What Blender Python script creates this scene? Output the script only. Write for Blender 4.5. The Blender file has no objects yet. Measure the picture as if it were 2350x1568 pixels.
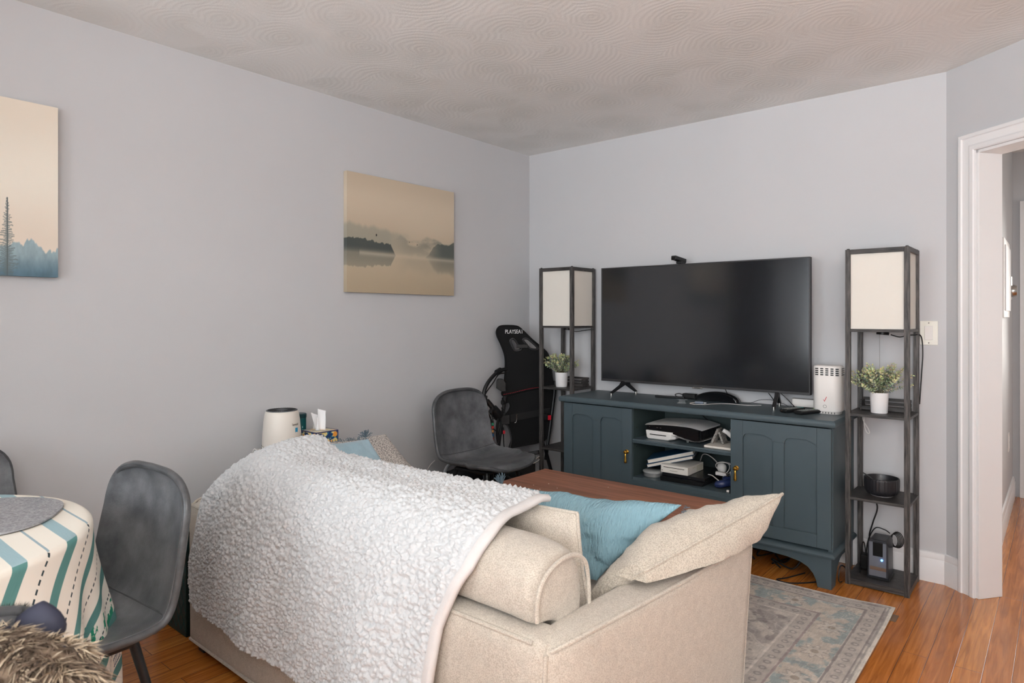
import bpy, bmesh, math, random
import numpy as np
from mathutils import Vector, Matrix
random.seed(7)
rng = np.random.default_rng(7)
PI = math.pi
SC = bpy.context.scene
COL = SC.collection

# ------------------------------------------------------------------ camera
# the room: left wall x=0, television wall y=0, floor z=0, units are metres
F = 1507.0
CAM = Vector((2.959, -3.722, 1.27))
cd = bpy.data.cameras.new('camera')
cam = bpy.data.objects.new('camera', cd)
COL.objects.link(cam)
cam.location = CAM
cam.rotation_euler = (PI/2, 0, math.radians(40))
cd.sensor_width = 36
cd.lens = F/2350*36
cd.shift_y = -(784-729)/2350
cd.clip_start = 0.05
cd.dof.use_dof = True
cd.dof.focus_distance = 3.2
cd.dof.aperture_fstop = 7
SC.camera = cam
SC.view_settings.view_transform = 'Standard'
SC.view_settings.look = 'None'
SC.view_settings.gamma = 1
SC.view_settings.use_curve_mapping = False
SC.view_settings.exposure = -0.1

VX, VY = -math.sin(math.radians(40)), math.cos(math.radians(40))
def ray(px):
    k = (px-1175)/F
    return VX+k*VY, VY-k*VX
def at_y(px, py, Y):
    dx, dy = ray(px); t = (Y-CAM.y)/dy
    return (CAM.x+dx*t, Y, CAM.z-(py-729)/F*t)
def at_x(px, py, X):
    dx, dy = ray(px); t = (X-CAM.x)/dx
    return (X, CAM.y+dy*t, CAM.z-(py-729)/F*t)
def at_z(px, py, Z):
    dx, dy = ray(px); t = (CAM.z-Z)*F/(py-729)
    return (CAM.x+dx*t, CAM.y+dy*t, Z)

# ------------------------------------------------------------------ world and lights
w = bpy.data.worlds.new('sky'); SC.world = w; w.use_nodes = True
wn = w.node_tree.nodes; wl = w.node_tree.links
bg = wn['Background']
sk = wn.new('ShaderNodeTexSky'); sk.sky_type = 'HOSEK_WILKIE'; sk.sun_direction = (0.2, -0.5, 0.6); sk.turbidity = 4
wl.new(sk.outputs[0], bg.inputs[0]); bg.inputs[1].default_value = 0.6

def area(name, loc, target, sx, sy, power, col, spread=180):
    l = bpy.data.lights.new(name, 'AREA'); l.shape = 'RECTANGLE'; l.size = sx; l.size_y = sy
    l.energy = power; l.color = col; l.spread = math.radians(spread)
    o = bpy.data.objects.new(name, l); COL.objects.link(o)
    o.location = loc
    o.rotation_euler = (Vector(target)-Vector(loc)).to_track_quat('-Z', 'Y').to_euler()
    return o
# daylight through the two windows in the rear wall, the right hand window and the hall window
area('window_daylight', (1.25, -5.33, 1.45), (1.0, 0, 2.7), 1.3, 1.35, 30, (0.88, 0.95, 1.0), 135)
area('window_daylight', (3.25, -5.33, 1.45), (2.2, 0, 2.9), 1.3, 1.35, 34, (.94, 0.97, 1.0), 95)
area('window_daylight', (4.53, -3.0, 1.45), (0, -1.6, 3.4), 1.3, 1.35, 22, (1.0, 0.97, 0.94))
area('hall_daylight', (3.28, 2.05, 1.2), (3.4, 0, 0.7), 0.6, 1.4, 17, (1.0, 0.96, 0.9), 110)
area('hall_daylight', (4.5, 1.0, 1.4), (0, .9, 1.1), 0.9, 1.3, 11, (1.0, 0.96, 0.91))

# warm fill added behind the camera to brighten the ceiling, from an invented uplighter
area('added_ceiling_fill', (3.95, -4.7, 1.79), (3.95, -4.7, 3), .26, .26, 150, (1.0, .975, .95))

# ------------------------------------------------------------------ helpers
def lin(c):
    out = []
    for v in c[:3]:
        v = v/255.0
        out.append(v/12.92 if v <= 0.04045 else ((v+0.055)/1.055)**2.4)
    return tuple(out)
def lin_np(a):
    a = np.clip(a/255.0, 0, 1)
    return np.where(a <= 0.04045, a/12.92, ((a+0.055)/1.055)**2.4)

def _hash(ix, iy, seed):
    h = (ix.astype(np.int64)*374761393 + iy.astype(np.int64)*668265263 + seed*982451653) & 0xffffffff
    h = ((h ^ (h >> 13))*1274126177) & 0xffffffff
    h = h ^ (h >> 16)
    return (h & 0xffff)/65535.0
def vnoise(x, y, seed=0):
    x = np.asarray(x, float); y = np.asarray(y, float)
    ix = np.floor(x); iy = np.floor(y); fx = x-ix; fy = y-iy
    fx = fx*fx*(3-2*fx); fy = fy*fy*(3-2*fy)
    a = _hash(ix, iy, seed); b = _hash(ix+1, iy, seed); c = _hash(ix, iy+1, seed); d = _hash(ix+1, iy+1, seed)
    return (a*(1-fx)+b*fx)*(1-fy)+(c*(1-fx)+d*fx)*fy
def fbm(x, y, seed=0, octv=5):
    s = 0; a = 0.5; t = 0
    for i in range(octv):
        s = s+a*vnoise(np.asarray(x)*2**i, np.asarray(y)*2**i, seed+i); t += a; a *= 0.5
    return s/t
def sstep(a, b, x):
    t = np.clip((x-a)/(b-a), 0, 1); return t*t*(3-2*t)
def mix(c1, c2, m):
    m = np.asarray(m)[..., None]
    return np.asarray(c1, float)*(1-m)+np.asarray(c2, float)*m

class M:
    def __init__(s): s.v = []; s.f = []
    def add(s, vs, fs):
        b = len(s.v); s.v += [tuple(v) for v in vs]; s.f += [tuple(i+b for i in f) for f in fs]; return s
    def box(s, x0, x1, y0, y1, z0, z1):
        return s.add([(x0,y0,z0),(x1,y0,z0),(x1,y1,z0),(x0,y1,z0),(x0,y0,z1),(x1,y0,z1),(x1,y1,z1),(x0,y1,z1)],
              [(0,3,2,1),(4,5,6,7),(0,1,5,4),(1,2,6,5),(2,3,7,6),(3,0,4,7)])
    def obox(s, c, ax, ay, az, hx, hy, hz):
        c = Vector(c); ax = Vector(ax).normalized()*hx; ay = Vector(ay).normalized()*hy; az = Vector(az).normalized()*hz
        vs = [c-ax-ay-az, c+ax-ay-az, c+ax+ay-az, c-ax+ay-az, c-ax-ay+az, c+ax-ay+az, c+ax+ay+az, c-ax+ay+az]
        return s.add(vs, [(0,3,2,1),(4,5,6,7),(0,1,5,4),(1,2,6,5),(2,3,7,6),(3,0,4,7)])
    def prism(s, poly, axis, a, b):
        n = len(poly)
        def P(p, t):
            return (t, p[0], p[1]) if axis == 'x' else (p[0], t, p[1]) if axis == 'y' else (p[0], p[1], t)
        area2 = sum(poly[i][0]*poly[(i+1) % n][1]-poly[(i+1) % n][0]*poly[i][1] for i in range(n))
        if area2 < 0: poly = poly[::-1]
        if axis == 'y': poly = poly[::-1]
        vs = [P(p, a) for p in poly]+[P(p, b) for p in poly]
        fs = [tuple(range(n-1, -1, -1)), tuple(range(n, 2*n))]+[(i, (i+1) % n, n+(i+1) % n, n+i) for i in range(n)]
        return s.add(vs, fs)
    def tube(s, pts, r, n=8, closed=False):
        pts = [Vector(p) for p in pts]; N = len(pts)
        rs = r if isinstance(r, (list, tuple)) else [r]*N
        tans = []
        for i in range(N):
            if closed: t = pts[(i+1) % N]-pts[i-1]
            else: t = pts[min(i+1, N-1)]-pts[max(i-1, 0)]
            tans.append(t.normalized() if t.length > 1e-9 else Vector((0, 0, 1)))
        u = tans[0].orthogonal().normalized(); vs = []
        for i in range(N):
            u = (u-tans[i]*u.dot(tans[i]))
            u = u.normalized() if u.length > 1e-6 else tans[i].orthogonal().normalized()
            w_ = tans[i].cross(u)
            for j in range(n):
                a = 2*PI*j/n
                vs.append(pts[i]+(u*math.cos(a)+w_*math.sin(a))*rs[i])
        fs = []
        for i in range(N if closed else N-1):
            k = (i+1) % N
            for j in range(n):
                fs.append((i*n+j, i*n+(j+1) % n, k*n+(j+1) % n, k*n+j))
        if not closed:
            fs.append(tuple(range(n-1, -1, -1))); fs.append(tuple((N-1)*n+j for j in range(n)))
        return s.add(vs, fs)
    def lathe(s, prof, c=(0, 0, 0), n=32, sx=1, sy=1, mod=None):
        vs = []; fs = []; P = len(prof)
        for i, (r, z) in enumerate(prof):
            for j in range(n):
                a = 2*PI*j/n; rr = r if mod is None else r*mod(a, i)
                vs.append((c[0]+rr*sx*math.cos(a), c[1]+rr*sy*math.sin(a), c[2]+z))
        for i in range(P-1):
            for j in range(n):
                fs.append((i*n+j, i*n+(j+1) % n, (i+1)*n+(j+1) % n, (i+1)*n+j))
        fs.append(tuple(range(n-1, -1, -1))); fs.append(tuple((P-1)*n+j for j in range(n)))
        return s.add(vs, fs)
    def ball(s, c, rx, ry=None, rz=None, n=16, m=10):
        ry = ry or rx; rz = rz or rx
        prof = [(max(1e-4, math.sin(PI*i/m)), -math.cos(PI*i/m)) for i in range(m+1)]
        b = len(s.v); s.lathe([(r, z*rz/rx) for r, z in prof], (0, 0, 0), n, 1, 1)
        for i in range(b, len(s.v)):
            x, y, z = s.v[i]; s.v[i] = (c[0]+x*rx, c[1]+y*ry, c[2]+z*rx)
        return s
    def loft(s, rings):
        n = len(rings[0]); b = []
        for r in rings: b += [tuple(p) for p in r]
        fs = [tuple(range(n-1, -1, -1)), tuple((len(rings)-1)*n+j for j in range(n))]
        for i in range(len(rings)-1):
            for j in range(n):
                fs.append((i*n+j, i*n+(j+1) % n, (i+1)*n+(j+1) % n, (i+1)*n+j))
        return s.add(b, fs)
    def xf(s, mat, start=0):
        for i in range(start, len(s.v)): s.v[i] = tuple(mat @ Vector(s.v[i]))
        return s

ORG = {}
def tag(o, label=None, cat=None, group=None, kind=None):
    if label: o['label'] = label
    if cat: o['category'] = cat
    if group: o['group'] = group
    if kind: o['kind'] = kind
    return o
def thing(name, label, cat, loc, rot=0, group=None, local=False):
    o = bpy.data.objects.new(name, None); COL.objects.link(o)
    o.empty_display_size = 0.1
    o.location = loc; o.rotation_euler = (0, 0, rot)
    ORG[o] = Vector((0, 0, 0)) if local else Vector(loc)
    return tag(o, label, cat, group)
def mk(name, m, mat, parent=None, bevel=0, seg=2, smooth=True, ang=35, org=None, label=None, cols=None, sub=0, solid=0, fixn=True):
    me = bpy.data.meshes.new(name)
    if parent is not None: og = ORG[parent]
    elif org is not None: og = Vector(org)
    else:
        a = np.array(m.v); og = Vector(((a[:, 0].min()+a[:, 0].max())/2, (a[:, 1].min()+a[:, 1].max())/2, a[:, 2].min()))
    me.from_pydata([(v[0]-og.x, v[1]-og.y, v[2]-og.z) for v in m.v], [], m.f)
    me.validate()
    if fixn:
        bm = bmesh.new(); bm.from_mesh(me); bmesh.ops.recalc_face_normals(bm, faces=bm.faces); bm.to_mesh(me); bm.free()
    if cols is not None:
        ca = me.color_attributes.new('Col', 'FLOAT_COLOR', 'POINT')
        c4 = np.ones((len(me.vertices), 4), np.float32); c4[:, :3] = lin_np(cols)
        ca.data.foreach_set('color', c4.ravel())
    me.polygons.foreach_set('use_smooth', [smooth]*len(me.polygons))
    if smooth and not bevel and not sub:
        me.set_sharp_from_angle(angle=math.radians(ang))
    me.materials.append(mat)
    o = bpy.data.objects.new(name, me); COL.objects.link(o)
    if parent is not None:
        o.parent = parent; ORG[o] = ORG[parent]
    else:
        o.location = og; ORG[o] = og
    if solid:
        md = o.modifiers.new('solidify', 'SOLIDIFY'); md.thickness = solid; md.offset = 0
    if sub:
        md = o.modifiers.new('subdivision', 'SUBSURF'); md.levels = sub; md.render_levels = sub
    if bevel:
        md = o.modifiers.new('bevel', 'BEVEL'); md.width = bevel; md.segments = seg; md.limit_method = 'ANGLE'
        md.angle_limit = math.radians(40); md.harden_normals = True
    if label: o['label'] = label
    return o
def struct(name, m, mat, **k):
    o = mk(name, m, mat, org=(0, 0, 0), **k); o['kind'] = 'structure'; return o
def single(name, m, mat, label, cat, group=None, **k):
    o = mk(name, m, mat, **k); return tag(o, label, cat, group)

def catmull(pts, n=8, closed=False):
    pts = [Vector(p) for p in pts]; out = []; N = len(pts)
    for i in range(N if closed else N-1):
        p0 = pts[i-1] if (i > 0 or closed) else pts[0]
        p1 = pts[i]; p2 = pts[(i+1) % N]
        p3 = pts[(i+2) % N] if (closed or i+2 < N) else pts[-1]
        for k in range(n):
            t = k/n
            out.append(0.5*((2*p1)+(p2-p0)*t+(2*p0-5*p1+4*p2-p3)*t*t+(3*p1-p0-3*p2+p3)*t**3))
    if not closed: out.append(pts[-1])
    return out

def grid(nu, nv, fn):
    m = M(); vs = []
    for j in range(nv+1):
        for i in range(nu+1): vs.append(fn(i/nu, j/nv))
    fs = [(j*(nu+1)+i, j*(nu+1)+i+1, (j+1)*(nu+1)+i+1, (j+1)*(nu+1)+i) for j in range(nv) for i in range(nu)]
    return m.add(vs, fs)

def cushion(x0, x1, y0, y1, z0, z1, r, n=14, bx=0.0, by=0.0, bz=0.0, wob=0.0, seed=1):
    """a stuffed box: rounded edges (radius r) and bulging faces"""
    c = np.array([(x0+x1)/2, (y0+y1)/2, (z0+z1)/2]); h = np.array([(x1-x0)/2, (y1-y0)/2, (z1-z0)/2])
    key = {}; vs = []; fs = []
    tt = [math.sin(PI/2*(-1+2*i/n)) for i in range(n+1)]
    def vid(p):
        k = tuple(round(q, 5) for q in p)
        if k not in key: key[k] = len(vs); vs.append(p)
        return key[k]
    for ax in range(3):
        for sg in (-1, 1):
            for i in range(n):
                for j in range(n):
                    q = []
                    for a, b in ((i, j), (i+1, j), (i+1, j+1), (i, j+1)):
                        p = [0, 0, 0]; p[ax] = sg; p[(ax+1) % 3] = tt[a]; p[(ax+2) % 3] = tt[b]; q.append(vid(tuple(p)))
                    fs.append(tuple(q) if sg > 0 else tuple(q[::-1]))
    P = np.array(vs); rr = np.minimum(r, h*0.98)
    E = P*h; I = np.clip(E, -(h-rr), h-rr); D = E-I
    L = np.linalg.norm(D/rr, axis=1); L[L == 0] = 1
    Q = I+D/np.maximum(L[:, None], 1e-6)
    L0 = np.linalg.norm(D/rr, axis=1)
    Q = np.where((L0 > 1)[:, None], Q, E)
    B = np.array([bx, by, bz]); one = 1-np.clip(np.abs(P), 0, 1)**2
    Q[:, 0] += P[:, 0]*B[0]*one[:, 1]*one[:, 2]; Q[:, 1] += P[:, 1]*B[1]*one[:, 0]*one[:, 2]; Q[:, 2] += P[:, 2]*B[2]*one[:, 0]*one[:, 1]
    Q = Q+c
    if wob:
        Q[:, 0] += (fbm(Q[:, 1]*9, Q[:, 2]*9, seed)-.5)*wob; Q[:, 1] += (fbm(Q[:, 0]*8, Q[:, 2]*8, seed+3)-.5)*wob*1.6
        Q[:, 2] += (fbm(Q[:, 0]*8, Q[:, 1]*8, seed+5)-.5)*wob
    return M().add([tuple(q) for q in Q], fs)

def pillow(c00, c10, c11, c01, T, n=30, pull=0.06, wrk=0.008, seed=0, pw=0.5, lump=None):
    """a pillow stretched between four corner points; returns mesh and its seam line"""
    C = [np.array(c, float) for c in (c00, c10, c11, c01)]
    nrm = np.cross(C[1]-C[0], C[3]-C[0]); nrm /= np.linalg.norm(nrm)
    mid = sum(C)/4; vs = []; idx = {}; fs = []; seam = []
    for sgn in (1, -1):
        for j in range(n+1):
            for i in range(n+1):
                edge = i in (0, n) or j in (0, n)
                if sgn < 0 and edge: idx[(sgn, i, j)] = idx[(1, i, j)]; continue
                u = math.sin((i/n*2-1)*PI/2*0.92)/math.sin(PI/2*.92); v = math.sin((j/n*2-1)*PI/2*.92)/math.sin(PI/2*.92)
                a = (u+1)/2; b = (v+1)/2
                p = C[0]*(1-a)*(1-b)+C[1]*a*(1-b)+C[2]*a*b+C[3]*(1-a)*b
                # sides pull in between the corners
                k = pull*((1-u*u)*abs(v)**3+(1-v*v)*abs(u)**3)
                p = p+(mid-p)*k
                th = T*((1-u*u)*(1-v*v))**pw
                wr = float(fbm(np.array([p[0]*14+p[1]*9]), np.array([p[2]*14+p[1]*5]), seed, 3)[0]-.5)*wrk*4*(min(1, 6*(1-abs(u))*(1-abs(v))+.2))
                if edge: wr = 0
                q = p+nrm*sgn*(th+wr)
                if lump is not None: q = q+np.array(lump(u, v))
                idx[(sgn, i, j)] = len(vs); vs.append(tuple(q))
    for sgn in (1, -1):
        for j in range(n):
            for i in range(n):
                q = (idx[(sgn, i, j)], idx[(sgn, i+1, j)], idx[(sgn, i+1, j+1)], idx[(sgn, i, j+1)])
                fs.append(q if sgn > 0 else q[::-1])
    ring = [(i, 0) for i in range(n)]+[(n, j) for j in range(n)]+[(i, n) for i in range(n, 0, -1)]+[(0, j) for j in range(n, 0, -1)]
    seam = [vs[idx[(1, i, j)]] for i, j in ring]
    return M().add(vs, fs), seam

def text_mesh(txt, size, depth=0.001):
    cu = bpy.data.curves.new('lettering', 'FONT'); cu.body = txt; cu.size = size; cu.extrude = depth
    cu.align_x = 'CENTER'; cu.align_y = 'CENTER'
    o = bpy.data.objects.new('lettering', cu); COL.objects.link(o)
    dg = bpy.context.evaluated_depsgraph_get()
    me = bpy.data.meshes.new_from_object(o.evaluated_get(dg))
    m = M().add([tuple(v.co) for v in me.vertices], [tuple(p.vertices) for p in me.polygons])
    bpy.data.objects.remove(o); bpy.data.meshes.remove(me); bpy.data.curves.remove(cu)
    return m

# ------------------------------------------------------------------ materials
def newmat(name):
    mt = bpy.data.materials.new(name); mt.use_nodes = True
    nt = mt.node_tree; return mt, nt, nt.nodes, nt.links, nt.nodes['Principled BSDF']
def mat(name, col, rough=0.5, metal=0.0, spec=0.5, var=0.0, vs=6.0, col2=None, bump=0.0, bs=60.0, stretch=None, detail=4, coat=0.0, trans=0.0, ior=1.45, sheen=0.0, sss=0.0, emis=None, es=0, alpha=1.0, dist=0.01, fine=0.0, fs=400.0, finecol=None):
    mt, nt, N, L, B = newmat(name)
    c = lin(col)
    B.inputs['Base Color'].default_value = (*c, 1); B.inputs['Roughness'].default_value = rough
    B.inputs['Metallic'].default_value = metal; B.inputs['Specular IOR Level'].default_value = spec
    B.inputs['Coat Weight'].default_value = coat; B.inputs['Transmission Weight'].default_value = trans
    B.inputs['IOR'].default_value = ior; B.inputs['Sheen Weight'].default_value = sheen; B.inputs['Alpha'].default_value = alpha
    if emis: B.inputs['Emission Color'].default_value = (*lin(emis), 1); B.inputs['Emission Strength'].default_value = es
    tc = N.new('ShaderNodeTexCoord'); mp = N.new('ShaderNodeMapping'); L.new(tc.outputs['Object'], mp.inputs[0])
    if stretch: mp.inputs['Scale'].default_value = stretch
    src = None
    if var or col2:
        nz = N.new('ShaderNodeTexNoise'); nz.inputs['Scale'].default_value = vs; nz.inputs['Detail'].default_value = detail; nz.inputs['Roughness'].default_value = 0.6
        L.new(mp.outputs[0], nz.inputs['Vector'])
        cr = N.new('ShaderNodeValToRGB'); e = cr.color_ramp.elements
        c2 = lin(col2) if col2 else tuple(max(0, x*(1-var)) for x in c); c1 = c if col2 else tuple(min(1, x*(1+var)) for x in c)
        e[0].position = 0.35; e[1].position = 0.65; e[0].color = (*c2, 1); e[1].color = (*c1, 1)
        L.new(nz.outputs['Fac'], cr.inputs[0]); src = cr.outputs[0]
        L.new(src, B.inputs['Base Color'])
    if fine:
        n2 = N.new('ShaderNodeTexNoise'); n2.inputs['Scale'].default_value = fs; n2.inputs['Detail'].default_value = 2
        L.new(mp.outputs[0], n2.inputs['Vector'])
        c2r = N.new('ShaderNodeValToRGB'); e = c2r.color_ramp.elements; e[0].position = .40; e[1].position = .56
        e[0].color = (fine, fine, fine, 1); e[1].color = (0, 0, 0, 1); L.new(n2.outputs['Fac'], c2r.inputs[0])
        mx = N.new('ShaderNodeMix'); mx.data_type = 'RGBA'
        L.new(c2r.outputs[0], mx.inputs[0]); mx.inputs[6].default_value = (*c, 1)
        if src: L.new(src, mx.inputs[6])
        mx.inputs[7].default_value = (*lin(finecol or (60, 58, 56)), 1); L.new(mx.outputs[2], B.inputs['Base Color'])
    if bump:
        n3 = N.new('ShaderNodeTexNoise'); n3.inputs['Scale'].default_value = bs; n3.inputs['Detail'].default_value = 3
        L.new(mp.outputs[0], n3.inputs['Vector'])
        bp = N.new('ShaderNodeBump'); bp.inputs['Strength'].default_value = bump; bp.inputs['Distance'].default_value = dist
        L.new(n3.outputs['Fac'], bp.inputs['Height']); L.new(bp.outputs[0], B.inputs['Normal'])
    return mt
def colmat(name, rough=0.8, bump=0.0, bs=300, spec=0.4, sheen=0):
    mt, nt, N, L, B = newmat(name)
    a = N.new('ShaderNodeAttribute'); a.attribute_name = 'Col'; L.new(a.outputs['Color'], B.inputs['Base Color'])
    B.inputs['Roughness'].default_value = rough; B.inputs['Specular IOR Level'].default_value = spec; B.inputs['Sheen Weight'].default_value = sheen
    if bump:
        tc = N.new('ShaderNodeTexCoord'); n3 = N.new('ShaderNodeTexNoise'); n3.inputs['Scale'].default_value = bs
        L.new(tc.outputs['Object'], n3.inputs['Vector']); bp = N.new('ShaderNodeBump'); bp.inputs['Strength'].default_value = bump; bp.inputs['Distance'].default_value = .003
        L.new(n3.outputs['Fac'], bp.inputs['Height']); L.new(bp.outputs[0], B.inputs['Normal'])
    return mt

MT = {}
MT['wall'] = mat('wall_paint', (197, 197, 199), 0.6, spec=.3, var=.012, vs=1.3, bump=.08, bs=260, dist=.003)
MT['trim'] = mat('trim_paint', (232, 230, 230), 0.35, var=.01, vs=2)
MT['white'] = mat('white_plastic', (232, 228, 224), 0.4)
MT['black'] = mat('black_plastic', (22, 22, 23), 0.4, bump=.05, bs=300)
MT['gloss'] = mat('glossy_black', (14, 15, 18), 0.12)
MT['metal'] = mat('black_metal', (24, 25, 27), 0.38, var=.05)
MT['chrome'] = mat('polished_metal', (190, 188, 184), 0.25, metal=1)
MT['brass'] = mat('brass', (206, 160, 70), 0.25, metal=1)
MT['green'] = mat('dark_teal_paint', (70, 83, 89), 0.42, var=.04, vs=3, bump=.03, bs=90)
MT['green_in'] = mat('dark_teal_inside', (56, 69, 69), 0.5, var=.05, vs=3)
MT['blackwood'] = mat('black_oak_veneer', (92, 87, 84), 0.5, col2=(34, 33, 33), vs=24, stretch=(7, 7, .5), bump=.25, bs=60, detail=6)
MT['blackwoodh'] = mat('black_oak_veneer_flat', (76, 72, 70), 0.45, col2=(28, 27, 28), vs=20, stretch=(.6, 7, 7), bump=.25, bs=50, detail=6)
MT['shade'] = mat('lamp_fabric', (226, 221, 212), 0.85, var=.012, vs=6, bump=.1, bs=500, spec=.1)
MT['leather'] = mat('distressed_grey_leather', (114, 115, 118), 0.33, col2=(80, 82, 85), vs=11, detail=8, bump=.14, bs=220, dist=.004)
MT['leather_edge'] = mat('leather_edge', (86, 87, 89), 0.34, col2=(66, 67, 69), vs=20)
MT['sofa'] = mat('heathered_beige_wool', (198, 189, 176), 0.92, var=.06, vs=40, bump=.5, bs=420, dist=.004, fine=.42, fs=330, finecol=(140, 126, 110), sheen=.25, spec=.2)
MT['pillow_beige'] = mat('heathered_beige_pillow', (203, 194, 179), 0.92, var=.05, vs=40, bump=.5, bs=420, dist=.004, fine=.45, fs=280, finecol=(128, 114, 100), sheen=.25, spec=.2)
MT['blue'] = mat('dusty_blue_cotton', (130, 163, 174), 0.9, var=.05, vs=22, stretch=(16, 4, 3), bump=.8, bs=11, dist=.012, spec=.2)
MT['fringe'] = mat('slate_fringe', (84, 100, 110), 0.9)
MT['speck'] = mat('speckled_boucle', (216, 209, 202), 0.95, fine=.8, fs=190, finecol=(104, 100, 98), bump=.8, bs=200, dist=.006, spec=.1)
MT['binding'] = mat('blanket_binding', (206, 202, 200), 0.85, var=.03, vs=20, bump=.2, bs=300, dist=.003)
MT['seatcloth'] = mat('black_mesh_fabric', (20, 20, 21), 0.8, bump=.3, bs=700, dist=.002, spec=.25)
MT['pot'] = mat('white_ceramic', (236, 234, 234), 0.35)
MT['stem'] = mat('plant_stem', (110, 105, 75), 0.8)
MT['red'] = mat('red_plastic', (215, 30, 52), 0.4)
MT['cable'] = mat('black_cable', (20, 20, 21), 0.45)
MT['wcable'] = mat('white_cable', (214, 210, 206), 0.5)
MT['felt'] = mat('grey_felt', (172, 172, 174), 0.95, col2=(138, 138, 141), vs=120, bump=.6, bs=160, dist=.004, spec=.1)
MT['navy'] = mat('navy_shell_fabric', (44, 46, 62), 0.7, var=.1, vs=20)
MT['clear'] = mat('clear_plastic', (235, 238, 238), 0.08, trans=.9)
MT['glass'] = mat('window_glass', (250, 252, 252), 0.0, trans=1.0, ior=1.1)
MT['paper'] = mat('paper', (222, 216, 206), 0.8, var=.05, vs=40)
MT['tissue'] = mat('tissue', (244, 243, 244), 0.9)
MT['brown'] = mat('dark_brown_door', (62, 40, 30), 0.5, var=.2, vs=8, stretch=(6, 6, .6))

def m_ceiling():
    mt, nt, N, L, B = newmat('swirled_plaster')
    B.inputs['Roughness'].default_value = .75; B.inputs['Specular IOR Level'].default_value = .25
    tc = N.new('ShaderNodeTexCoord')
    nz = N.new('ShaderNodeTexNoise'); nz.inputs['Scale'].default_value = 2.2; L.new(tc.outputs['Object'], nz.inputs['Vector'])
    mx = N.new('ShaderNodeVectorMath'); mx.operation = 'MULTIPLY_ADD'; mx.inputs[1].default_value = (.14, .14, 0)
    L.new(nz.outputs['Color'], mx.inputs[0]); L.new(tc.outputs['Object'], mx.inputs[2])
    hs = []; cols = []
    for off, sc in (((0, 0, 0), 3.1), ((.37, .61, 0), 2.6)):
        ad = N.new('ShaderNodeVectorMath'); ad.operation = 'ADD'; ad.inputs[1].default_value = off; L.new(mx.outputs[0], ad.inputs[0])
        vo = N.new('ShaderNodeTexVoronoi'); vo.voronoi_dimensions = '2D'; vo.inputs['Scale'].default_value = sc; L.new(ad.outputs[0], vo.inputs['Vector'])
        ml = N.new('ShaderNodeMath'); ml.operation = 'MULTIPLY'; ml.inputs[1].default_value = 150/sc*1.6; L.new(vo.outputs['Distance'], ml.inputs[0])
        n2 = N.new('ShaderNodeTexNoise'); n2.inputs['Scale'].default_value = 14; L.new(tc.outputs['Object'], n2.inputs['Vector'])
        ma = N.new('ShaderNodeMath'); ma.operation = 'MULTIPLY_ADD'; ma.inputs[1].default_value = 5; L.new(n2.outputs['Fac'], ma.inputs[0]); L.new(ml.outputs[0], ma.inputs[2])
        sn = N.new('ShaderNodeMath'); sn.operation = 'SINE'; L.new(ma.outputs[0], sn.inputs[0]); hs.append(sn.outputs[0]); cols.append(vo)
    # which of the two layers of arcs lies on top wanders over the ceiling
    v3 = N.new('ShaderNodeTexNoise'); v3.inputs['Scale'].default_value = 2.4; v3.inputs['Detail'].default_value = 1; L.new(tc.outputs['Object'], v3.inputs['Vector'])
    gt = N.new('ShaderNodeMapRange'); gt.interpolation_type = 'SMOOTHSTEP'; gt.inputs[1].default_value = .47; gt.inputs[2].default_value = .53; L.new(v3.outputs['Fac'], gt.inputs[0])
    mh = N.new('ShaderNodeMix'); L.new(gt.outputs[0], mh.inputs[0]); L.new(hs[0], mh.inputs[2]); L.new(hs[1], mh.inputs[3])
    gr = N.new('ShaderNodeTexNoise'); gr.inputs['Scale'].default_value = 160; L.new(tc.outputs['Object'], gr.inputs['Vector'])
    ad2 = N.new('ShaderNodeMath'); ad2.operation = 'MULTIPLY_ADD'; ad2.inputs[1].default_value = 3.0; L.new(gr.outputs['Fac'], ad2.inputs[0]); L.new(mh.outputs[0], ad2.inputs[2])
    bp = N.new('ShaderNodeBump'); bp.inputs['Strength'].default_value = .10; bp.inputs['Distance'].default_value = .003
    L.new(ad2.outputs[0], bp.inputs['Height']); L.new(bp.outputs[0], B.inputs['Normal'])
    # sheen of the swirls painted into the colour: darker near each sweep's centre
    dm = N.new('ShaderNodeMix'); L.new(gt.outputs[0], dm.inputs[0]); L.new(cols[0].outputs['Distance'], dm.inputs[2]); L.new(cols[1].outputs['Distance'], dm.inputs[3])
    n5 = N.new('ShaderNodeTexNoise'); n5.inputs['Scale'].default_value = 3.5; n5.inputs['Detail'].default_value = 3; L.new(tc.outputs['Object'], n5.inputs['Vector'])
    a5 = N.new('ShaderNodeMath'); a5.operation = 'MULTIPLY_ADD'; a5.inputs[1].default_value = .7; L.new(n5.outputs['Fac'], a5.inputs[0]); L.new(dm.outputs[0], a5.inputs[2])
    cr = N.new('ShaderNodeValToRGB'); e = cr.color_ramp.elements; e[0].position = .45; e[1].position = .95
    e[0].color = (*lin((229, 228, 225)), 1); e[1].color = (*lin((237, 236, 234)), 1)
    L.new(a5.outputs[0], cr.inputs[0]); L.new(cr.outputs[0], B.inputs['Base Color'])
    return mt
MT['ceiling'] = m_ceiling()

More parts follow.
